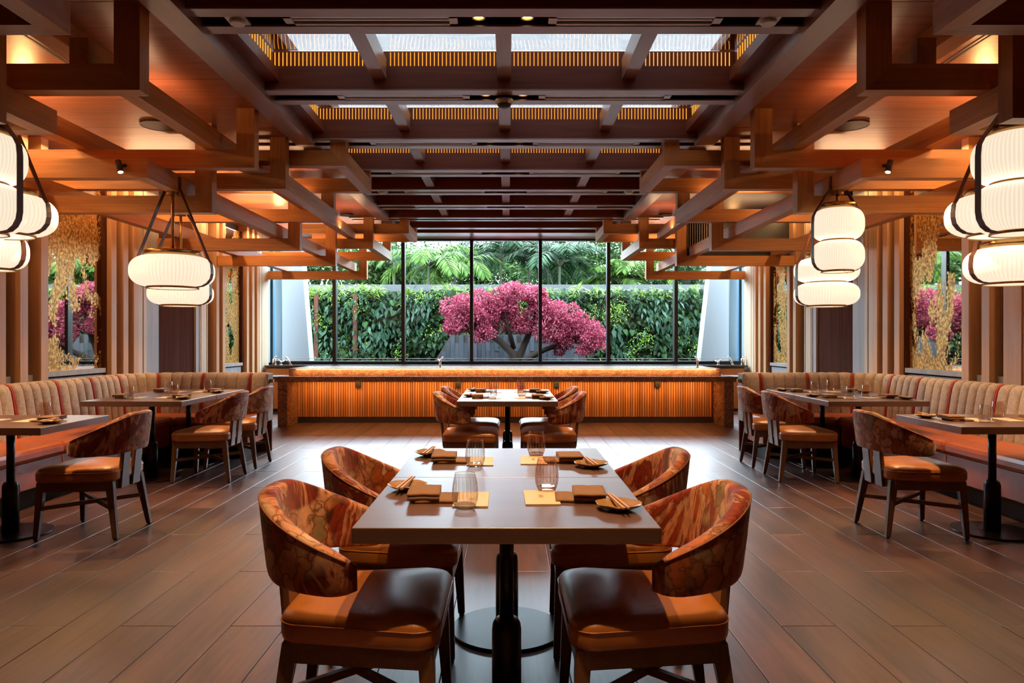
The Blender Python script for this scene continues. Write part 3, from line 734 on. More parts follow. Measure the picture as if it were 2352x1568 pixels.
# ------------------------------------------------------------------ banquettes
def bpath(p):
    """distance p along the banquette back from its bar-side end -> (u, d, nu, nd) with the normal towards the seat"""
    if p < .99: return 2.73 + p, 8.22, 0, -1
    if p < .99 + .707:
        a = (p - .99) / .45; return 3.72 + .45 * math.sin(a), 7.77 + .45 * math.cos(a), -math.sin(a), -math.cos(a)
    return 4.17, 7.77 - (p - 1.697), -1, 0
PROF = [(.055, .36), (.06, .45), (.045, .60), (.022, .76), (.004, .85), (-.015, .888), (-.05, .907), (-.10, .907), (-.128, .885), (-.13, .40)]
def pad(s, p0, p1, bulge, na=7):
    v = []; f = []; K = len(PROF)
    for i in range(na):
        t = i / (na - 1); p = p0 + (p1 - p0) * t; u, d, nu, nd = bpath(p)
        e = bulge * (1 - abs(2 * t - 1) ** 3)
        for k, (o, z) in enumerate(PROF):
            w = e if k < 8 else 0
            v.append((sx(s, u + nu * (o + w)), d + nd * (o + w), z + (e * .5 if 4 < k < 8 else 0)))
    for i in range(na - 1):
        for k in range(K - 1): f.append((i * K + k, i * K + k + 1, (i + 1) * K + k + 1, (i + 1) * K + k))
    f.append(tuple(range(K))); f.append(tuple(range((na - 1) * K + K - 1, (na - 1) * K - 1, -1)))
    m = fixn(mesh('back_channel', v, f)); m.shade_smooth(); m.polygons[-1].use_smooth = False; m.polygons[-2].use_smooth = False
    return m
strips = [.19, .73, 1.22, 1.70, 2.22, 2.77, 3.39, 3.97, 4.57, 5.17, 5.75]
for s in (-1, 1):
    t = thing('banquette', 'corner banquette with ribbed tweed back and orange leather seat, ' + GR[s], 'banquette', (sx(s, 3.9), 6.0, 0))
    edges = [0.0] + strips
    for i, e in enumerate(edges):
        a = e + (.018 if i else 0)
        b = edges[i + 1] - .018 if i + 1 < len(edges) else e + .4
        n = max(1, round((b - a) / .125)); n = 1 if i == 0 else n
        for k in range(n):
            wpart('back_channel', pad(s, a + (b - a) * k / n, a + (b - a) * (k + 1) / n, .016), M['tweed'], t)
        if i:
            for q in (-.0165, .0005): wpart('red_piping', pad(s, e + q, e + q + .016, .012, 5), M['redpipe'], t)
    # end cap of the back
    box('back_end', sx(s, 2.70), sx(s, 2.73), 8.17, 8.35, .36, .905, M['tweed'], t, .01)
    box('back_panel', sx(s, 2.72), sx(s, 4.3), 8.355, 8.38, 0, .88, M['mahogany', 0], t)
    o = box('end_hook', sx(s, 2.66), sx(s, 2.70), 8.22, 8.27, .80, .84, M['brass'], t)
    for (d0, d1) in ((2.6, 4.30), (4.303, 5.87), (5.873, 7.72)):
        box('seat_cushion', sx(s, 3.58), sx(s, 4.11), d0, d1, .355, .462, M['redleather'], t, .035)
        box('seat_front', sx(s, 3.61), sx(s, 3.64), d0, d1 - .004, .15, .355, M['redleather'], t, .006)
    box('seat_cushion', sx(s, 3.58), sx(s, 4.11), 7.723, 8.16, .355, .462, M['redleather'], t, .035)
    box('seat_cushion', sx(s, 2.76), sx(s, 3.577), 7.723, 8.16, .355, .462, M['redleather'], t, .035)
    box('seat_front', sx(s, 2.78), sx(s, 3.61), 7.75, 7.78, .15, .355, M['redleather'], t, .006)
    box('seat_front', sx(s, 2.78), sx(s, 2.81), 7.78, 8.35, .15, .355, M['redleather'], t, .006)
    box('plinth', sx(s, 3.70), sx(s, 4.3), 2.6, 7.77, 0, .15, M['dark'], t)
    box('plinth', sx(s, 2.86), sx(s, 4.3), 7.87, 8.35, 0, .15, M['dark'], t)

# ------------------------------------------------------------------ tables
def table_proto():
    t = thing('dining_table', 'x', 'table')
    link('tabletop', boxm('tabletop', -.445, .445, -.379, .379, .703, .75, .003), M['walnut', 0], t)
    link('top_plate', boxm('top_plate', -.12, .12, -.12, .12, .695, .703), M['black_metal'], t)
    link('column', lathe('column', [(.0245, .34), (.0245, .696)], 24), M['black_metal'], t)
    link('sleeve', lathe('sleeve', [(.050, .012), (.050, .31), (.047, .33), (.038, .345), (.026, .352)], 28), M['black_metal'], t)
    link('base_disc', lathe('base_disc', [(.246, .0), (.248, .003), (.248, .010), (.244, .013)], 56), M['black_metal'], t)
    return t
tp = table_proto()
ORD = ['first', 'second', 'third', 'fourth']
tabs = []
for k, d in enumerate((7.442, 6.68, 3.20, 2.44)): tabs.append((-.005, d, '%s centre table from the bar' % ORD[k], 0))
for s, xx, dn in ((-1, -3.31, 4.78), (1, 3.255, 4.83)):
    for k, d in enumerate((7.442, 6.68, dn)): tabs.append((xx, d, '%s table from the bar, %s' % (ORD[k], GR[s]), s))
for i, (x, d, nm, s) in enumerate(tabs):
    t = tp if i == 0 else copy_tree(tp)
    t.location = (x, d, 0); t['label'] = 'walnut pedestal table, ' + nm; t['group'] = 'pedestal dining tables'

# ------------------------------------------------------------------ chairs (front = +x)
def outline(n, w0, w1, xa, xb, r):
    """rounded trapezoid plan, rear width w0 at xa, front width w1 at xb"""
    pts = []
    cs = [(xb - r, w1 / 2 - r, 0), (xa + r, w0 / 2 - r, 90), (xa + r, -w0 / 2 + r, 180), (xb - r, -w1 / 2 + r, 270)]
    for (cx, cy, a0) in cs:
        for k in range(n): a = math.radians(a0 + 90 * k / (n - 1)); pts.append((cx + r * math.cos(a), cy + r * math.sin(a)))
    return pts
def loft(name, ol, rings, smooth=True):
    cx = sum(p[0] for p in ol) / len(ol); cy = sum(p[1] for p in ol) / len(ol); n = len(ol); v = []; f = []
    for (k, z) in rings: v += [(cx + (p[0] - cx) * k, cy + (p[1] - cy) * k, z) for p in ol]
    for j in range(len(rings) - 1):
        for i in range(n): i2 = (i + 1) % n; f.append((j * n + i, j * n + i2, (j + 1) * n + i2, (j + 1) * n + i))
    f.append(tuple(range(n - 1, -1, -1))); k = (len(rings) - 1) * n; f.append(tuple(range(k, k + n)))
    m = mesh(name, v, f)
    if smooth: m.shade_smooth()
    return m
def taper(name, p0, p1, a, b, c, d):
    """square leg from p0 (section a x b) to p1 (section c x d)"""
    v = []
    for (p, w, h) in ((p0, a, b), (p1, c, d)):
        for (i, j) in ((-1, -1), (1, -1), (1, 1), (-1, 1)): v.append((p[0] + i * w / 2, p[1] + j * h / 2, p[2]))
    m = fixn(mesh(name, v, [(0, 3, 2, 1), (4, 5, 6, 7), (0, 1, 5, 4), (1, 2, 6, 5), (2, 3, 7, 6), (3, 0, 4, 7)]))
    b_ = bmesh.new(); b_.from_mesh(m); bmesh.ops.bevel(b_, geom=b_.edges[:], offset=.004, segments=2, affect='EDGES'); b_.to_mesh(m); b_.free()
    return m
def back_shell():
    N, Mr = 60, 16; v = []; f = []; edge_out = []
    for i in range(N + 1):
        t = -1 + 2 * i / N; a = abs(t)
        # plan: half superellipse from arm tip to arm tip
        ang = t * PI / 2
        ca, sa = math.cos(ang), math.sin(ang)
        x = .015 - .300 * abs(ca) ** .80; y = .262 * (abs(sa) ** .78) * (1 if sa >= 0 else -1)
        nrm = Vector((-abs(ca) ** 1.2 / .30, (abs(sa) ** 1.22) * (1 if sa >= 0 else -1) / .262, 0)); nrm = nrm.normalized()
        ztop = .812 - .165 * (max(0, a - .16) / .84) ** 1.25; zbot = .555 - .020 * a
        th = .062 - .014 * a; lean = .035 * (1 - a * .8)
        k = 1.0
        if a > .86: k = math.sqrt(max(0.01, 1 - ((a - .86) / .14) ** 2))
        zc = (ztop + zbot) / 2; hh = (ztop - zbot) / 2 * (.62 + .38 * k); tt = th / 2 * (.15 + .85 * k)
        for j in range(Mr):
            b = 2 * PI * j / Mr; cb, sb = math.cos(b), math.sin(b)
            e = .32
            ox = tt * abs(cb) ** e * (1 if cb >= 0 else -1); oz = hh * abs(sb) ** e * (1 if sb >= 0 else -1)
            z = zc + oz; ln = lean * (z - zbot) / max(.01, ztop - zbot)
            v.append(Vector((x, y, z)) + nrm * (ox + ln))
    for i in range(N):
        for j in range(Mr):
            j2 = (j + 1) % Mr; f.append((i * Mr + j, i * Mr + j2, (i + 1) * Mr + j2, (i + 1) * Mr + j))
    f.append(tuple(range(Mr - 1, -1, -1))); f.append(tuple(range(N * Mr, (N + 1) * Mr)))
    m = fixn(mesh('backrest', v, f)); m.shade_smooth()
    out = [Vector(v[i * Mr + 2]) for i in range(1, N)]
    return m, out
def chair_proto():
    t = thing('dining_chair', 'x', 'chair')
    ol = outline(9, .43, .54, -.245, .255, .075)
    st = link('seat', loft('seat', ol, [(.93, .372), (.985, .378), (1.0, .392), (1.0, .425), (.985, .444), (.95, .456), (.85, .467), (.65, .475), (.35, .480), (.08, .481)]), M['leather'], t)
    ring = [Vector((p[0] * 1.002, p[1] * 1.002, .432)) for p in ol] + [Vector((ol[0][0] * 1.002, ol[0][1] * 1.002, .432))]
    link('piping', tube('piping', ring, .0022, 6), M['leather'], st)
    link('seat_rail', loft('seat_rail', outline(5, .40, .49, -.228, .235, .04), [(1, .312), (1, .374)], False), M['ash', 1], t)
    for sg in (-1, 1):
        link('leg', taper('leg', (.212, sg * .218, .372), (.232, sg * .245, .008), .050, .044, .030, .030), M['ash', 2], t)
        link('leg', taper('leg', (-.205, sg * .170, .372), (-.262, sg * .205, .008), .052, .042, .030, .030), M['ash', 2], t)
        for (x, y) in ((.232, sg * .245), (-.262, sg * .205)): link('glide', lathe('glide', [(.012, 0), (.012, .009)], 12, False), M['black'], t, (x, y, 0))
        link('stretcher', tube('stretcher', [(.218, sg * .232, .205), (-.232, -sg * .185, .205 + sg * .008)], .0, flat=(.026, .020, Vector((0, 0, 1)))), M['ash', 0], t)
        m = taper('back_stile', (-.232, sg * .068, .315), (-.258, sg * .072, .60), .030, .095, .026, .088)
        link('back_stile', m, M['ash', 2], t)
    bm, out = back_shell()
    b = link('backrest', bm, M['velvet'], t)
    link('piping', tube('piping', out, .0035, 6), M['piping'], b)
    return t
cp = chair_proto()
chairs = []
for (x, d, tn, face) in ((-.455, 2.37, 3, 0), (-.455, 3.13, 2, 0), (.435, 2.37, 3, PI), (.435, 3.13, 2, PI),
                         (-.345, 6.62, 1, 0), (-.345, 7.38, 0, 0), (.375, 6.62, 1, PI), (.375, 7.38, 0, PI)):
    chairs.append((x, d, face, 'floral velvet chair, %s of the %s' % ('grille side' if x > 0 else 'grille-less side', tabs[tn][2])))
for s in (-1, 1):
    for k, d in enumerate((7.41, 6.70, 4.84 if s < 0 else 4.88)):
        chairs.append((sx(s, 2.755), d, 0 if s > 0 else PI, 'floral velvet chair at the ' + tabs[4 + k + (0 if s < 0 else 3)][2]))
for i, (x, d, rz, lb) in enumerate(chairs):
    c = cp if i == 0 else copy_tree(cp)
    c.location = (x, d, 0); c.rotation_euler = (0, 0, rz + random.uniform(-.03, .03)); c['label'] = lb; c['group'] = 'floral velvet dining chairs'

# ------------------------------------------------------------------ place settings
def ogive(name, R, h):
    out = [(.40, 0), (.62, .004), (.78, .022), (.95, .052), (1.0, .075), (.97, .10), (.90, .13), (.80, .165), (.70, 1.0)]
    prof = [(R * .62, 0), (R * .74, h * .03), (R * .88, h * .14), (R * .97, h * .27), (R, h * .40), (R * .985, h * .55), (R * .93, h * .72), (R * .84, h * .88), (R * .78, h)]
    return lathe(name, prof, 40, True, False)
glass_m = ogive('tumbler', .042, .113)
foot_m = lathe('foot', [(.026, .001), (.030, .004), (.034, .014), (.028, .017)], 32)
rim_m = lathe('rim', [(.0327, .1125), (.0334, .1125), (.0334, .1137), (.0327, .1137)], 40, True, False)
def flute_m():
    g = MB()
    for k in range(20):
        a = 2 * PI * k / 20
        for q in range(4):
            z0, z1 = .022 + q * .018, .022 + (q + 1) * .018
            r0 = .042 * (.97, 1.0, .99, .945)[q] + .0006
            c, s_ = math.cos(a), math.sin(a); w = .0007
            for zz in (0,): g.add([((r0) * c - w * s_, r0 * s_ + w * c, z0), (r0 * c + w * s_, r0 * s_ - w * c, z0), (r0 * c + w * s_, r0 * s_ - w * c, z1), (r0 * c - w * s_, r0 * s_ + w * c, z1)], [(0, 1, 2, 3)])
    return g.mesh('flutes')
plate_m = None
def plate():
    prof = [(.030, .0), (.034, .003), (.050, .007), (.066, .015), (.073, .020), (.0735, .0215), (.071, .0215), (.060, .0145), (.040, .008), (.0, .0075)]
    n = 48; v = []; f = []
    for (r, z) in prof:
        for i in range(n):
            a = 2 * PI * i / n; w = 1 + (.018 * math.sin(7 * a) + .012 * math.sin(11 * a + 1)) * (1 if r > .05 else 0)
            v.append((r * w * math.cos(a) * 1.0, r * w * math.sin(a) * .98, z + (.0015 * math.sin(5 * a) if r > .06 else 0)))
    for j in range(len(prof) - 1):
        for i in range(n): i2 = (i + 1) % n; f.append((j * n + i, j * n + i2, (j + 1) * n + i2, (j + 1) * n + i))
    f.append(tuple(range(n - 1, -1, -1))); m = mesh('dish', v, f); m.shade_smooth(); return m
plate_m = plate()
def fold(x0, x1, y0, y1, z0, h, layers, roll):
    """folded cloth: layered, rounded at one edge, slightly sagging top"""
    v = []; f = []; nx, ny = 9, 7
    prof = []
    for k in range(ny): prof.append((y0 + (y1 - y0) * k / (ny - 1), z0 + h * (1 - .10 * (2 * k / (ny - 1) - 1) ** 2)))
    loop = [(y0 - .0, z0), (y0 - roll * .6, z0 + h * .25), (y0 - roll * .8, z0 + h * .6)] + prof + [(y1 + roll * .7, z0 + h * .6), (y1 + roll * .5, z0 + h * .2), (y1, z0)]
    L = len(loop)
    for i in range(nx):
        t = i / (nx - 1); x = x0 + (x1 - x0) * t; e = .003 * math.sin(9 * t) ; q = 1 - .10 * (2 * t - 1) ** 4
        for (y, z) in loop: v.append((x, y + e, z0 + (z - z0) * q))
    for i in range(nx - 1):
        for k in range(L - 1): f.append((i * L + k, i * L + k + 1, (i + 1) * L + k + 1, (i + 1) * L + k))
        f.append((i * L + L - 1, i * L, (i + 1) * L, (i + 1) * L + L - 1))
    f.append(tuple(range(L))); f.append(tuple(range(nx * L - 1, (nx - 1) * L - 1, -1)))
    m = fixn(mesh('fold', v, f)); m.shade_smooth(); m.polygons[-1].use_smooth = False; m.polygons[-2].use_smooth = False; return m
nap_low = fold(-.085, .055, -.060, .070, 0, .011, 1, .004)
nap_mid = fold(-.025, .080, -.070, .070, .011, .012, 1, .006)
nap_top = fold(-.025, .082, -.074, .066, .0235, .011, 1, .008)
chop_m = taper('chopstick', (0, -.105, .0), (0, .105, .0), .0, .0, .0, .0)
def chopm():
    v = []
    for (y, w) in ((-.105, .0028), (.105, .0040)):
        for (i, j) in ((-1, -1), (1, -1), (1, 1), (-1, 1)): v.append((i * w, y, j * w + w))
    return fixn(mesh('chopstick', v, BF))
chop_m = chopm()
card_m = boxm('card', -.0575, .0575, -.11, .11, 0, .0035)
mark = MB()
for (a, b, c, d) in ((-.008, .008, -.020, -.018), (-.008, .008, .018, .020), (-.008, -.0065, -.02, .02), (.0065, .008, -.02, .02), (-.005, .005, -.012, -.010), (-.005, .005, -.004, -.002), (-.005, .005, .004, .006), (-.005, .005, .011, .013), (-.001, .001, -.015, .015)):
    mark.box(a, b, c, d, .0036, .0039)
mark_m = mark.mesh('seal_mark')
def setting(x, d, side, who):
    """side=+1: diner on the +x side"""
    def W(lx, ly): return x + side * lx, d + side * ly
    rz = 0 if side > 0 else PI; zt = .7502; jj = lambda k=.006: random.uniform(-k, k)
    gx, gy = W(.138 + jj(), .14 + jj())
    t = thing('tumbler', 'ribbed stemless glass at ' + who, 'glass', (gx, gy, zt), 'ribbed tumblers', jj(.5))
    gm = M['amber_tumbler'] if side > 0 else M['tumbler']
    o = link('bowl', glass_m if side < 0 else glass_m2, gm, t); link('foot', foot_m if side < 0 else foot_m2, gm, t); link('rim', rim_m, M['rimglass'], t); link('flutes', flutes, M['rimglass'], t)
    cx_, cy_ = W(.118, .015)
    t = thing('menu_card', 'ivory folded menu card at ' + who, 'card', (cx_, cy_, zt), 'menu cards', rz + jj(.03))
    link('card_leaf', card_m, M['card'], t); link('seal_mark', mark_m, M['ink'], t, (0, .01, 0))
    nx_, ny_ = W(.250, .0)
    t = thing('napkin', 'folded tan linen napkin at ' + who, 'napkin', (nx_, ny_, zt), 'folded napkins', rz + jj(.06))
    link('lower_fold', nap_low, M['napkin'], t); link('middle_fold', nap_mid, M['napkin'], t); link('upper_fold', nap_top, M['napkin'], t)
    px_, py_ = W(.358, -.150)
    t = tag(link('side_dish', plate_m, M['ceramic'], None, (px_, py_, zt), (0, 0, rz + jj(3))), 'small wavy ochre dish at ' + who, 'dish', 'ochre dishes')
    for q in (-.0065, .0065):
        c_ = link('chopstick', chop_m, M['chop'], None, (px_ + q - .004, py_, zt + .0225), (math.radians(-1.0), 0, .10 * side + rz + q * 2))
        tag(c_, 'pale wooden chopstick at ' + who, 'chopstick', 'chopsticks')
flutes = flute_m(); glass_m2 = glass_m.copy(); foot_m2 = foot_m.copy()
for i, (x, d, nm, s) in enumerate(tabs):
    for side in (1, -1):
        if s == 0: who = ('grille-side seat' if side > 0 else 'grille-less seat') + ', ' + nm
        else: who = ('bench seat' if side == s else 'chair seat') + ', ' + nm
        setting(x, d, side, who)

# ------------------------------------------------------------------ garden
gd = box('garden_ground', -16, 16, 13.7, 40, -.2, -.02, M['earth']); tag(gd, kind='structure')
def leafmesh(name, c, dirs, nrm, L, Wd, droop=.15):
    """one folded diamond leaf per row"""
    c = np.asarray(c); dirs = dirs / np.linalg.norm(dirs, axis=1)[:, None]
    side = np.cross(dirs, nrm); side /= (np.linalg.norm(side, axis=1)[:, None] + 1e-9)
    up = np.cross(side, dirs)
    L = np.broadcast_to(L, (len(c),))[:, None]; Wd = np.broadcast_to(Wd, (len(c),))[:, None]
    tip = c + dirs * L + np.array([0, 0, -1]) * (L * droop)
    mid = c + dirs * L * .45
    v = np.stack([c, mid + side * Wd / 2 + up * Wd * .12, tip, mid - side * Wd / 2 + up * Wd * .12], 1).reshape(-1, 3)
    n = len(c)
    m = bpy.data.meshes.new(name); m.vertices.add(4 * n); m.vertices.foreach_set('co', v.ravel())
    m.loops.add(4 * n); m.loops.foreach_set('vertex_index', np.arange(4 * n, dtype=np.int32))
    m.polygons.add(n); m.polygons.foreach_set('loop_start', np.arange(0, 4 * n, 4, dtype=np.int32)); m.polygons.foreach_set('loop_total', np.full(n, 4, dtype=np.int32))
    m.update(calc_edges=True); return m
GY = 18.0
lw = thing('living_wall', 'tall living wall thick with dark green climbing leaves behind the pink tree', 'green wall', (0, GY, 0))
box('planting_panel', -7.5, 7.5, GY + .02, GY + .25, -.02, 2.50, M['earth'], lw)
n = 17000
c = np.stack([rng.uniform(-7.4, 7.4, n), GY - rng.gamma(1.6, .07, n), rng.uniform(.1, 2.55, n)], 1)
bumpn = .22 * np.sin(c[:, 0] * 2.1 + 1.3 * np.sin(c[:, 2] * 3)) * np.sin(c[:, 2] * 2.7 + c[:, 0]); c[:, 1] -= np.clip(bumpn, 0, .3)
dr = np.stack([rng.normal(0, .6, n), -rng.uniform(.3, .9, n), rng.normal(-.7, .4, n)], 1)
nr = np.stack([rng.normal(0, .35, n), -np.ones(n), rng.uniform(.2, 1.0, n)], 1)
L = rng.uniform(.07, .17, n)
tag(wpart('climbing_leaves', leafmesh('climbing_leaves', c, dr, nr, L, L * rng.uniform(.45, .7, n)), M['ivy'], lw), kind='stuff')
# lime tufts: along the top and scattered
tx = []
for k in range(150): tx.append((rng.uniform(-7.3, 7.3), GY - rng.uniform(0, .2), 2.42 + .10 * rng.uniform(-1, 1), rng.uniform(.18, .34)))
for k in range(46): tx.append((rng.uniform(-6, 6), GY - .12, rng.uniform(.4, 2.2), rng.uniform(.14, .26)))
c = []; dr = []; Ls = []
for (x, y, z, l) in tx:
    for q in range(26):
        a = rng.uniform(0, 2 * PI); e = rng.uniform(-.1, 1.2)
        c.append((x + rng.normal(0, .03), y, z + rng.normal(0, .03))); dr.append((math.cos(a) * math.cos(e), math.sin(a) * math.cos(e) * .6 - .35, math.sin(e))); Ls.append(l * rng.uniform(.6, 1.1))
c = np.array(c); dr = np.array(dr); Ls = np.array(Ls)
tag(wpart('grassy_tufts', leafmesh('grassy_tufts', c, dr, np.tile([0, -.5, 1.], (len(c), 1)), Ls, Ls * .09, .35), M['lime'], lw), kind='stuff')
nb = 90; c = []; dr = []; Ls = []
for k in range(nb):
    x, z, l = rng.uniform(-6.5, 6.5), rng.uniform(.4, 2.35), rng.uniform(.16, .30)
    for q in range(12):
        c.append((x + rng.normal(0, .17), GY - .2 - rng.uniform(0, .18), z + rng.normal(0, .16))); dr.append((rng.normal(0, .35), -.45, -rng.uniform(.5, 1.1))); Ls.append(l * rng.uniform(.6, 1.1))
c = np.array(c); dr = np.array(dr); Ls = np.array(Ls)
tag(wpart('drooping_leaves', leafmesh('drooping_leaves', c, dr, np.stack([rng.normal(0, .5, len(c)), -np.ones(len(c)), rng.uniform(.3, 1.0, len(c))], 1), Ls, Ls * .36, .1), M['droop'], lw), kind='stuff')
c = []; dr = []; Ls = []
for k in range(70):
    x, z = rng.uniform(-6.5, 6.5), rng.uniform(.3, 2.4)
    for q in range(70):
        c.append((x + rng.normal(0, .09), GY - .22 - rng.uniform(0, .16), z + rng.normal(0, .13))); dr.append((rng.normal(0, .6), -.5, rng.normal(-.2, .5))); Ls.append(rng.uniform(.035, .08))
c = np.array(c); dr = np.array(dr); Ls = np.array(Ls)
tag(wpart('fern_clumps', leafmesh('fern_clumps', c, dr, np.tile([0, -.7, .7], (len(c), 1)), Ls, Ls * .35, .2), M['lime'], lw), kind='stuff')
def heart(sc):
    pts = [(0, 0), (.28, .12), (.48, -.08), (.46, -.40), (.24, -.75), (0, -1.0), (-.24, -.75), (-.46, -.40), (-.48, -.08), (-.28, .12)]
    v = [(p[0] * sc, -.06 * sc * (1 - abs(p[0]) * 2), p[1] * sc) for p in pts] + [(0, -.12 * sc, -.4 * sc)]
    f = [(i, (i + 1) % 10, 10) for i in range(10)]
    return mesh('heart_leaf', v, f)
hm = heart(.16)
for (x, y) in ((902, 690), (905, 714), (838, 740), (830, 765), (848, 752), (868, 770), (862, 765), (850, 790), (720, 730), (880, 800), (1436, 757), (1453, 758), (1522, 778), (1538, 778), (1524, 800), (1524, 812), (1610, 720), (1615, 700), (1600, 712), (878, 812), (700, 812)):
    p = px(x, y, GY - .28)
    link('heart_leaf', hm, M['bigleaf'], lw, p - lw.location, (rng.uniform(-.5, .2), rng.uniform(-.5, .5), rng.uniform(-.6, .6)))
for x in (727, 816):
    p = px(x, 740, GY - .3); box('rusty_post', p.x - .05, p.x + .05, GY - .36, GY - .28, 0, 2.4, M['rust'], lw)
pw = box('parapet_wall', -9, 9, GY + .35, GY + .60, -.02, 2.70, M['parapet']); tag(pw, 'pale grey rendered wall standing behind the living wall', 'wall')
for s in (-1, 1):
    y = 15.0
    xo, xt, xb_ = (-4.74, -4.30, -4.16) if s < 0 else (4.64, 4.24, 4.04)
    v = [(xo, y, -.02), (xb_ + (xb_ - xt) * .6, y, -.02), (xt + (xt - xb_) * 1.2, y, 5.0), (xo, y, 5.0)]
    v = v + [(a, b + .35, c_) for a, b, c_ in v]
    m = fixn(mesh('slanted_pillar', v, [(0, 1, 2, 3), (7, 6, 5, 4), (0, 4, 5, 1), (1, 5, 6, 2), (2, 6, 7, 3), (3, 7, 4, 0)]))
    tag(wpart('slanted_pillar', m, M['white']), 'white slanted pillar outside the window on the ' + GR[s], 'pillar')
    x0, x1 = (-5.4, -4.44) if s < 0 else (4.34, 5.4)
    tag(box('teal_screen', x0, x1, 14.05, 14.12, -.02, 4.2, M['teal']), 'dark teal panel outside the window on the ' + GR[s], 'panel')
# slate wall behind the tree
sl = thing('slate_wall', 'low charcoal slate wall with sloping ends behind the pink tree', 'stone wall', (.2, 17.4, 0))
L0, L1, L2, L3 = (975 - CX), (1022 - CX), (1332 - CX), (1356 - CX)
k17 = 17.4 / F
v = [(L0 * k17 - .25, 17.42, -.02), (L3 * k17 + .2, 17.42, -.02), (L2 * k17 - .05, 17.42, 1.42), (L1 * k17 + .15, 17.42, 1.42)]
v = v + [(a, b + .3, c_) for a, b, c_ in v]
wpart('wall_core', fixn(mesh('wall_core', v, [(0, 1, 2, 3), (7, 6, 5, 4), (0, 4, 5, 1), (1, 5, 6, 2), (2, 6, 7, 3), (3, 7, 4, 0)])), M['dark'], sl)
tm = boxm('slate_tile', -.052, .052, -.012, .012, -.20, .20)
for i in range(40):
    for j in range(4):
        x = -2.2 + i * .107; z = .2 + .405 * j + (.2 if i % 2 else 0) - .2
        if z + .2 > 1.5: continue
        xl = L0 * k17 - .25 + (z + .2) / 1.42 * ((L1 * k17 + .15) - (L0 * k17 - .25)); xr = L3 * k17 + .2 + (z + .2) / 1.42 * ((L2 * k17 - .05) - (L3 * k17 + .2))
        if xl + .02 < x < xr - .05 and z + .2 < 1.46 and z > -.05: link('slate_tile', tm, M['slate'], sl, Vector((x, 17.40 + rng.uniform(-.006, .006), max(z, .19))) - sl.location)
# pink tree
TD = 16.2
pt = thing('pink_tree', 'spreading tree with clouds of pink foliage before the living wall', 'tree', (px(1180, 900, TD).x, TD, 0))
def branch(pts, r):
    wpart('branch', tube('branch', [px(x, y, TD + dd) for (x, y, dd) in pts], r, 10), M['trunk'], pt)
branch([(1178, 908, 0), (1180, 868, 0), (1183, 838, 0), (1176, 810, 0), (1150, 785, 0), (1122, 766, .05), (1095, 740, .1), (1070, 722, .1)], [.15, .13, .115, .10, .08, .065, .045, .02])
branch([(1186, 850, 0), (1192, 820, .05), (1204, 790, .1), (1216, 765, .1), (1225, 735, .1), (1232, 700, .1)], [.10, .095, .085, .07, .05, .02])
branch([(1180, 800, .0), (1172, 770, -.1), (1165, 740, -.2), (1160, 705, -.2)], [.06, .05, .04, .02])
branch([(1192, 845, 0), (1215, 822, -.1), (1250, 803, -.15), (1290, 790, -.15), (1330, 772, -.1)], [.09, .075, .06, .045, .02])
branch([(1216, 765, .1), (1250, 745, .15), (1290, 728, .15)], [.05, .04, .02])
lob = [(1062, 718, 50), (1110, 698, 52), (1165, 686, 46), (1215, 690, 46), (1262, 706, 44), (1300, 728, 46), (1340, 748, 42), (1362, 772, 34), (1092, 744, 42), (1150, 728, 46), (1205, 736, 42), (1262, 750, 46), (1312, 776, 38), (1340, 796, 26), (1048, 748, 30), (1036, 712, 24), (1128, 752, 30), (1290, 796, 24), (1100, 772, 22), (1180, 666, 26), (1236, 676, 22), (1376, 790, 18)]
cs = []; ds = []; ns = []; sub = []
for (x, y, r) in lob:
    dd = rng.uniform(-.35, .30)
    for q in range(7):
        a = rng.uniform(0, 2 * PI); e = rng.uniform(.35, .62)
        sub.append((x + r * e * math.cos(a), y + r * e * .8 * math.sin(a), r * rng.uniform(.38, .55), dd - rng.uniform(-.1, .28)))
for (x, y, r, dd) in sub:
    p = px(x, y, TD + dd); R = r * TD / F
    k = int(2300 * (r / 45) ** 2); d3 = rng.normal(0, 1, (k, 3)); d3 /= np.linalg.norm(d3, axis=1)[:, None]
    rad = R * rng.uniform(.62, 1.0, k) ** .6 * (1 + .10 * np.sin(d3[:, 0] * 9 + d3[:, 2] * 7) + .06 * np.sin(d3[:, 0] * 21 + d3[:, 1] * 17))
    cs.append(np.array(p) + d3 * rad[:, None] * np.array([1.0, 1.15, .82])); ds.append(d3 + rng.normal(0, .6, (k, 3))); ns.append(rng.normal(0, 1, (k, 3)))
cs = np.concatenate(cs); ds = np.concatenate(ds); ns = np.concatenate(ns); L = rng.uniform(.03, .062, len(cs))
tag(wpart('pink_foliage', leafmesh('pink_foliage', cs, ds, ns, L, L * .55), M['pink'], pt), kind='stuff')
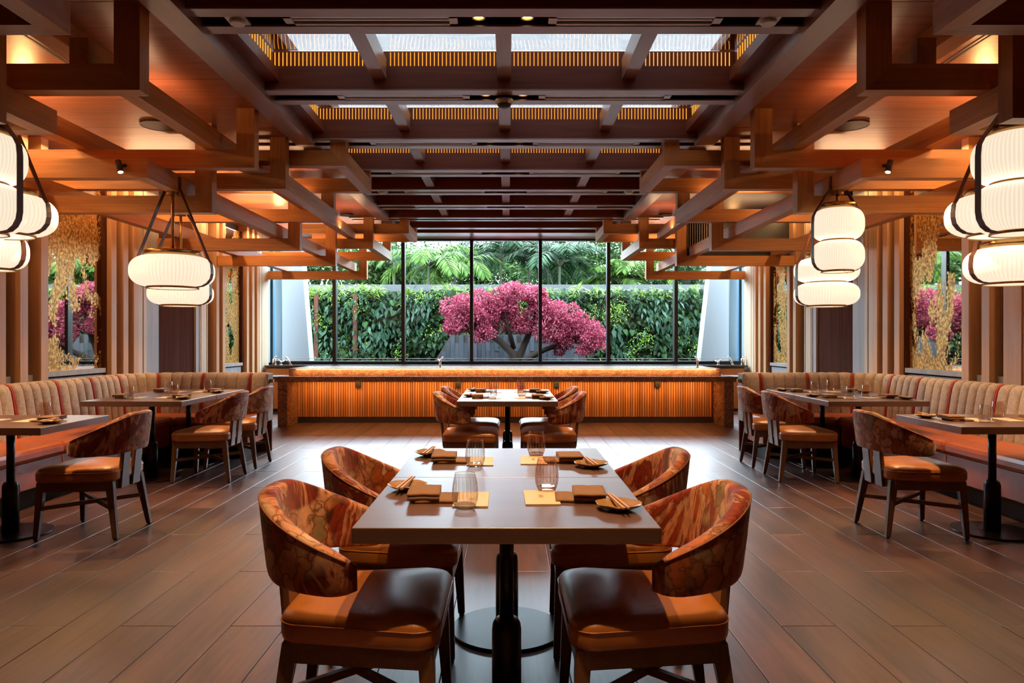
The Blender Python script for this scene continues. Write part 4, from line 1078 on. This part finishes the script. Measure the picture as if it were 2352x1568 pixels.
# broadleaf trees behind the wall
def broad(x, y, d, rx, rz, k, label, name='broadleaf_tree'):
    c0 = px(x, y, d); t = thing(name, label, 'tree', (c0.x, d, 0))
    wpart('trunk', tube('trunk', [(c0.x + .2, d, -.05), (c0.x + .1, d, c0.z * .5), (c0.x, d, c0.z)], [.22, .16, .06], 9), M['trunk'], t)
    for q in range(7):
        a = rng.uniform(0, 2 * PI); e = Vector((c0.x + math.cos(a) * rx * .8, d + math.sin(a) * .8, c0.z + rng.uniform(-.2, .8) * rz))
        wpart('limb', tube('limb', [(c0.x + .1, d, c0.z * rng.uniform(.5, .85)), ((c0.x + e.x) / 2, d, (c0.z + e.z) / 2 + .1), e], [.07, .04, .015], 6), M['trunk'], t)
    cs = []; ds = []
    for q in range(26):
        o = rng.normal(0, 1, 3); o /= np.linalg.norm(o); p = np.array(c0) + o * np.array([rx, 1.2, rz]) * rng.uniform(.3, 1.0)
        kk = k // 26; r = rng.uniform(.35, .7); d3 = rng.normal(0, 1, (kk, 3)) * np.array([r, r, r * .45])
        cs.append(p + d3); ds.append(d3 + rng.normal(0, .5, (kk, 3)))
    cs = np.concatenate(cs); ds = np.concatenate(ds); L = rng.uniform(.09, .19, len(cs))
    tag(wpart('leaves', leafmesh('leaves', cs, ds, rng.normal(0, .6, (len(cs), 3)) + np.array([0, -.3, 1]), L, L * .5), M['tree'], t), kind='stuff')
broad(1345, 610, 25, 2.3, 1.3, 15000, 'broad leafy tree rising behind the wall beside the tall dark palm')
broad(868, 610, 24, 1.5, 1.2, 10000, 'open leafy tree with bare lower branches behind the wall')
broad(1180, 610, 29, 3.6, 1.3, 15000, 'far leafy tree filling the gap behind the dark palms')
broad(720, 615, 25, 2.2, 1.2, 9000, 'leafy tree behind the slanted white pillar on the grille-less side')
broad(1600, 615, 26, 2.4, 1.2, 10000, 'leafy tree behind the slanted white pillar on the grille side')
broad(1010, 610, 30, 3.0, 1.2, 12000, 'distant leafy tree behind the lime green palm')
# palms
def frond(base, a, elev, Lf, droop, mat, t, npair=30, lw_=.055, ll=.55):
    pts = []; p = Vector(base); e = elev
    for k in range(15):
        pts.append(p.copy()); p = p + Vector((math.cos(a) * math.cos(e), math.sin(a) * math.cos(e), math.sin(e))) * (Lf / 14); e -= droop / 14
    o = wpart('frond', tube('frond', pts, [.02 - .0011 * k for k in range(15)], 5), M['palmtrunk'], t)
    c = []; dr = []; nr = []; LL = []
    for k in range(npair):
        f = .12 + .88 * k / (npair - 1); i = min(13, int(f * 14)); q = pts[i].lerp(pts[i + 1], f * 14 - i); tg = (pts[i + 1] - pts[i]).normalized()
        sd = tg.cross(Vector((0, 0, 1))); sd = sd.normalized() if sd.length > .01 else Vector((1, 0, 0)); up = sd.cross(tg)
        for sg in (-1, 1):
            c.append(q); dr.append(sd * sg * .85 + tg * .65 + up * rng.uniform(.0, .3) - Vector((0, 0, .25))); nr.append(up)
            LL.append(ll * (math.sin(PI * (.12 + .82 * f)) ** .6) * rng.uniform(.85, 1.1))
    LL = np.array(LL)
    wpart('leaflets', leafmesh('leaflets', np.array(c), np.array(dr), np.array(nr), LL, lw_, .25), mat, o)
def palm(x, y, d, nf, Lf, mat, label, ll=.5, seed=0, lw_=.055, name='palm'):
    global rng
    c0 = px(x, y, d); t = thing(name, label, 'palm tree', (c0.x, d, 0))
    wpart('palm_stem', tube('palm_stem', [(c0.x + .1, d, -.05), (c0.x, d, c0.z * .6), (c0.x, d, c0.z)], [.055, .042, .035], 9), M['palmtrunk'], t)
    for k in range(nf):
        a = 2 * PI * k / nf + rng.uniform(-.25, .25)
        frond((c0.x, d, c0.z), a, rng.uniform(.55, 1.25), Lf * rng.uniform(.85, 1.1), rng.uniform(1.4, 2.1), mat, t, 30, lw_, ll)
palm(985, 610, 20.0, 11, 1.7, M['palm'], 'lime green feather palm beside the bare-branched tree')
palm(1045, 618, 20.6, 9, 1.6, M['palm'], 'light green feather palm next to the lime green palm')
palm(1150, 600, 21.5, 12, 1.9, M['palm_dark'], 'tall dark feather palm behind the pink tree', .6)
palm(1215, 585, 22.5, 11, 2.0, M['palm_dark'], 'dark feather palm with the highest crown behind the pink tree', .6)
palm(1285, 612, 21.0, 11, 1.8, M['palm_dark'], 'drooping dark palm next to the broad leafy tree', .6)
palm(1425, 655, 20.8, 10, 1.5, M['palm'], 'bright broad-leaved palm peeking over the grey wall', .55, lw_=.09)
palm(1490, 640, 20.6, 9, 1.6, M['palm'], 'pale silvery palm beside the bright broad-leaved palm', .5)
palm(1580, 655, 20.0, 9, 1.3, M['palm_dark'], 'small dark palm by the slanted pillar on the grille side', .4)
palm(905, 600, 22.0, 8, 1.5, M['palm_dark'], 'small dark palm in front of the open leafy tree', .45)
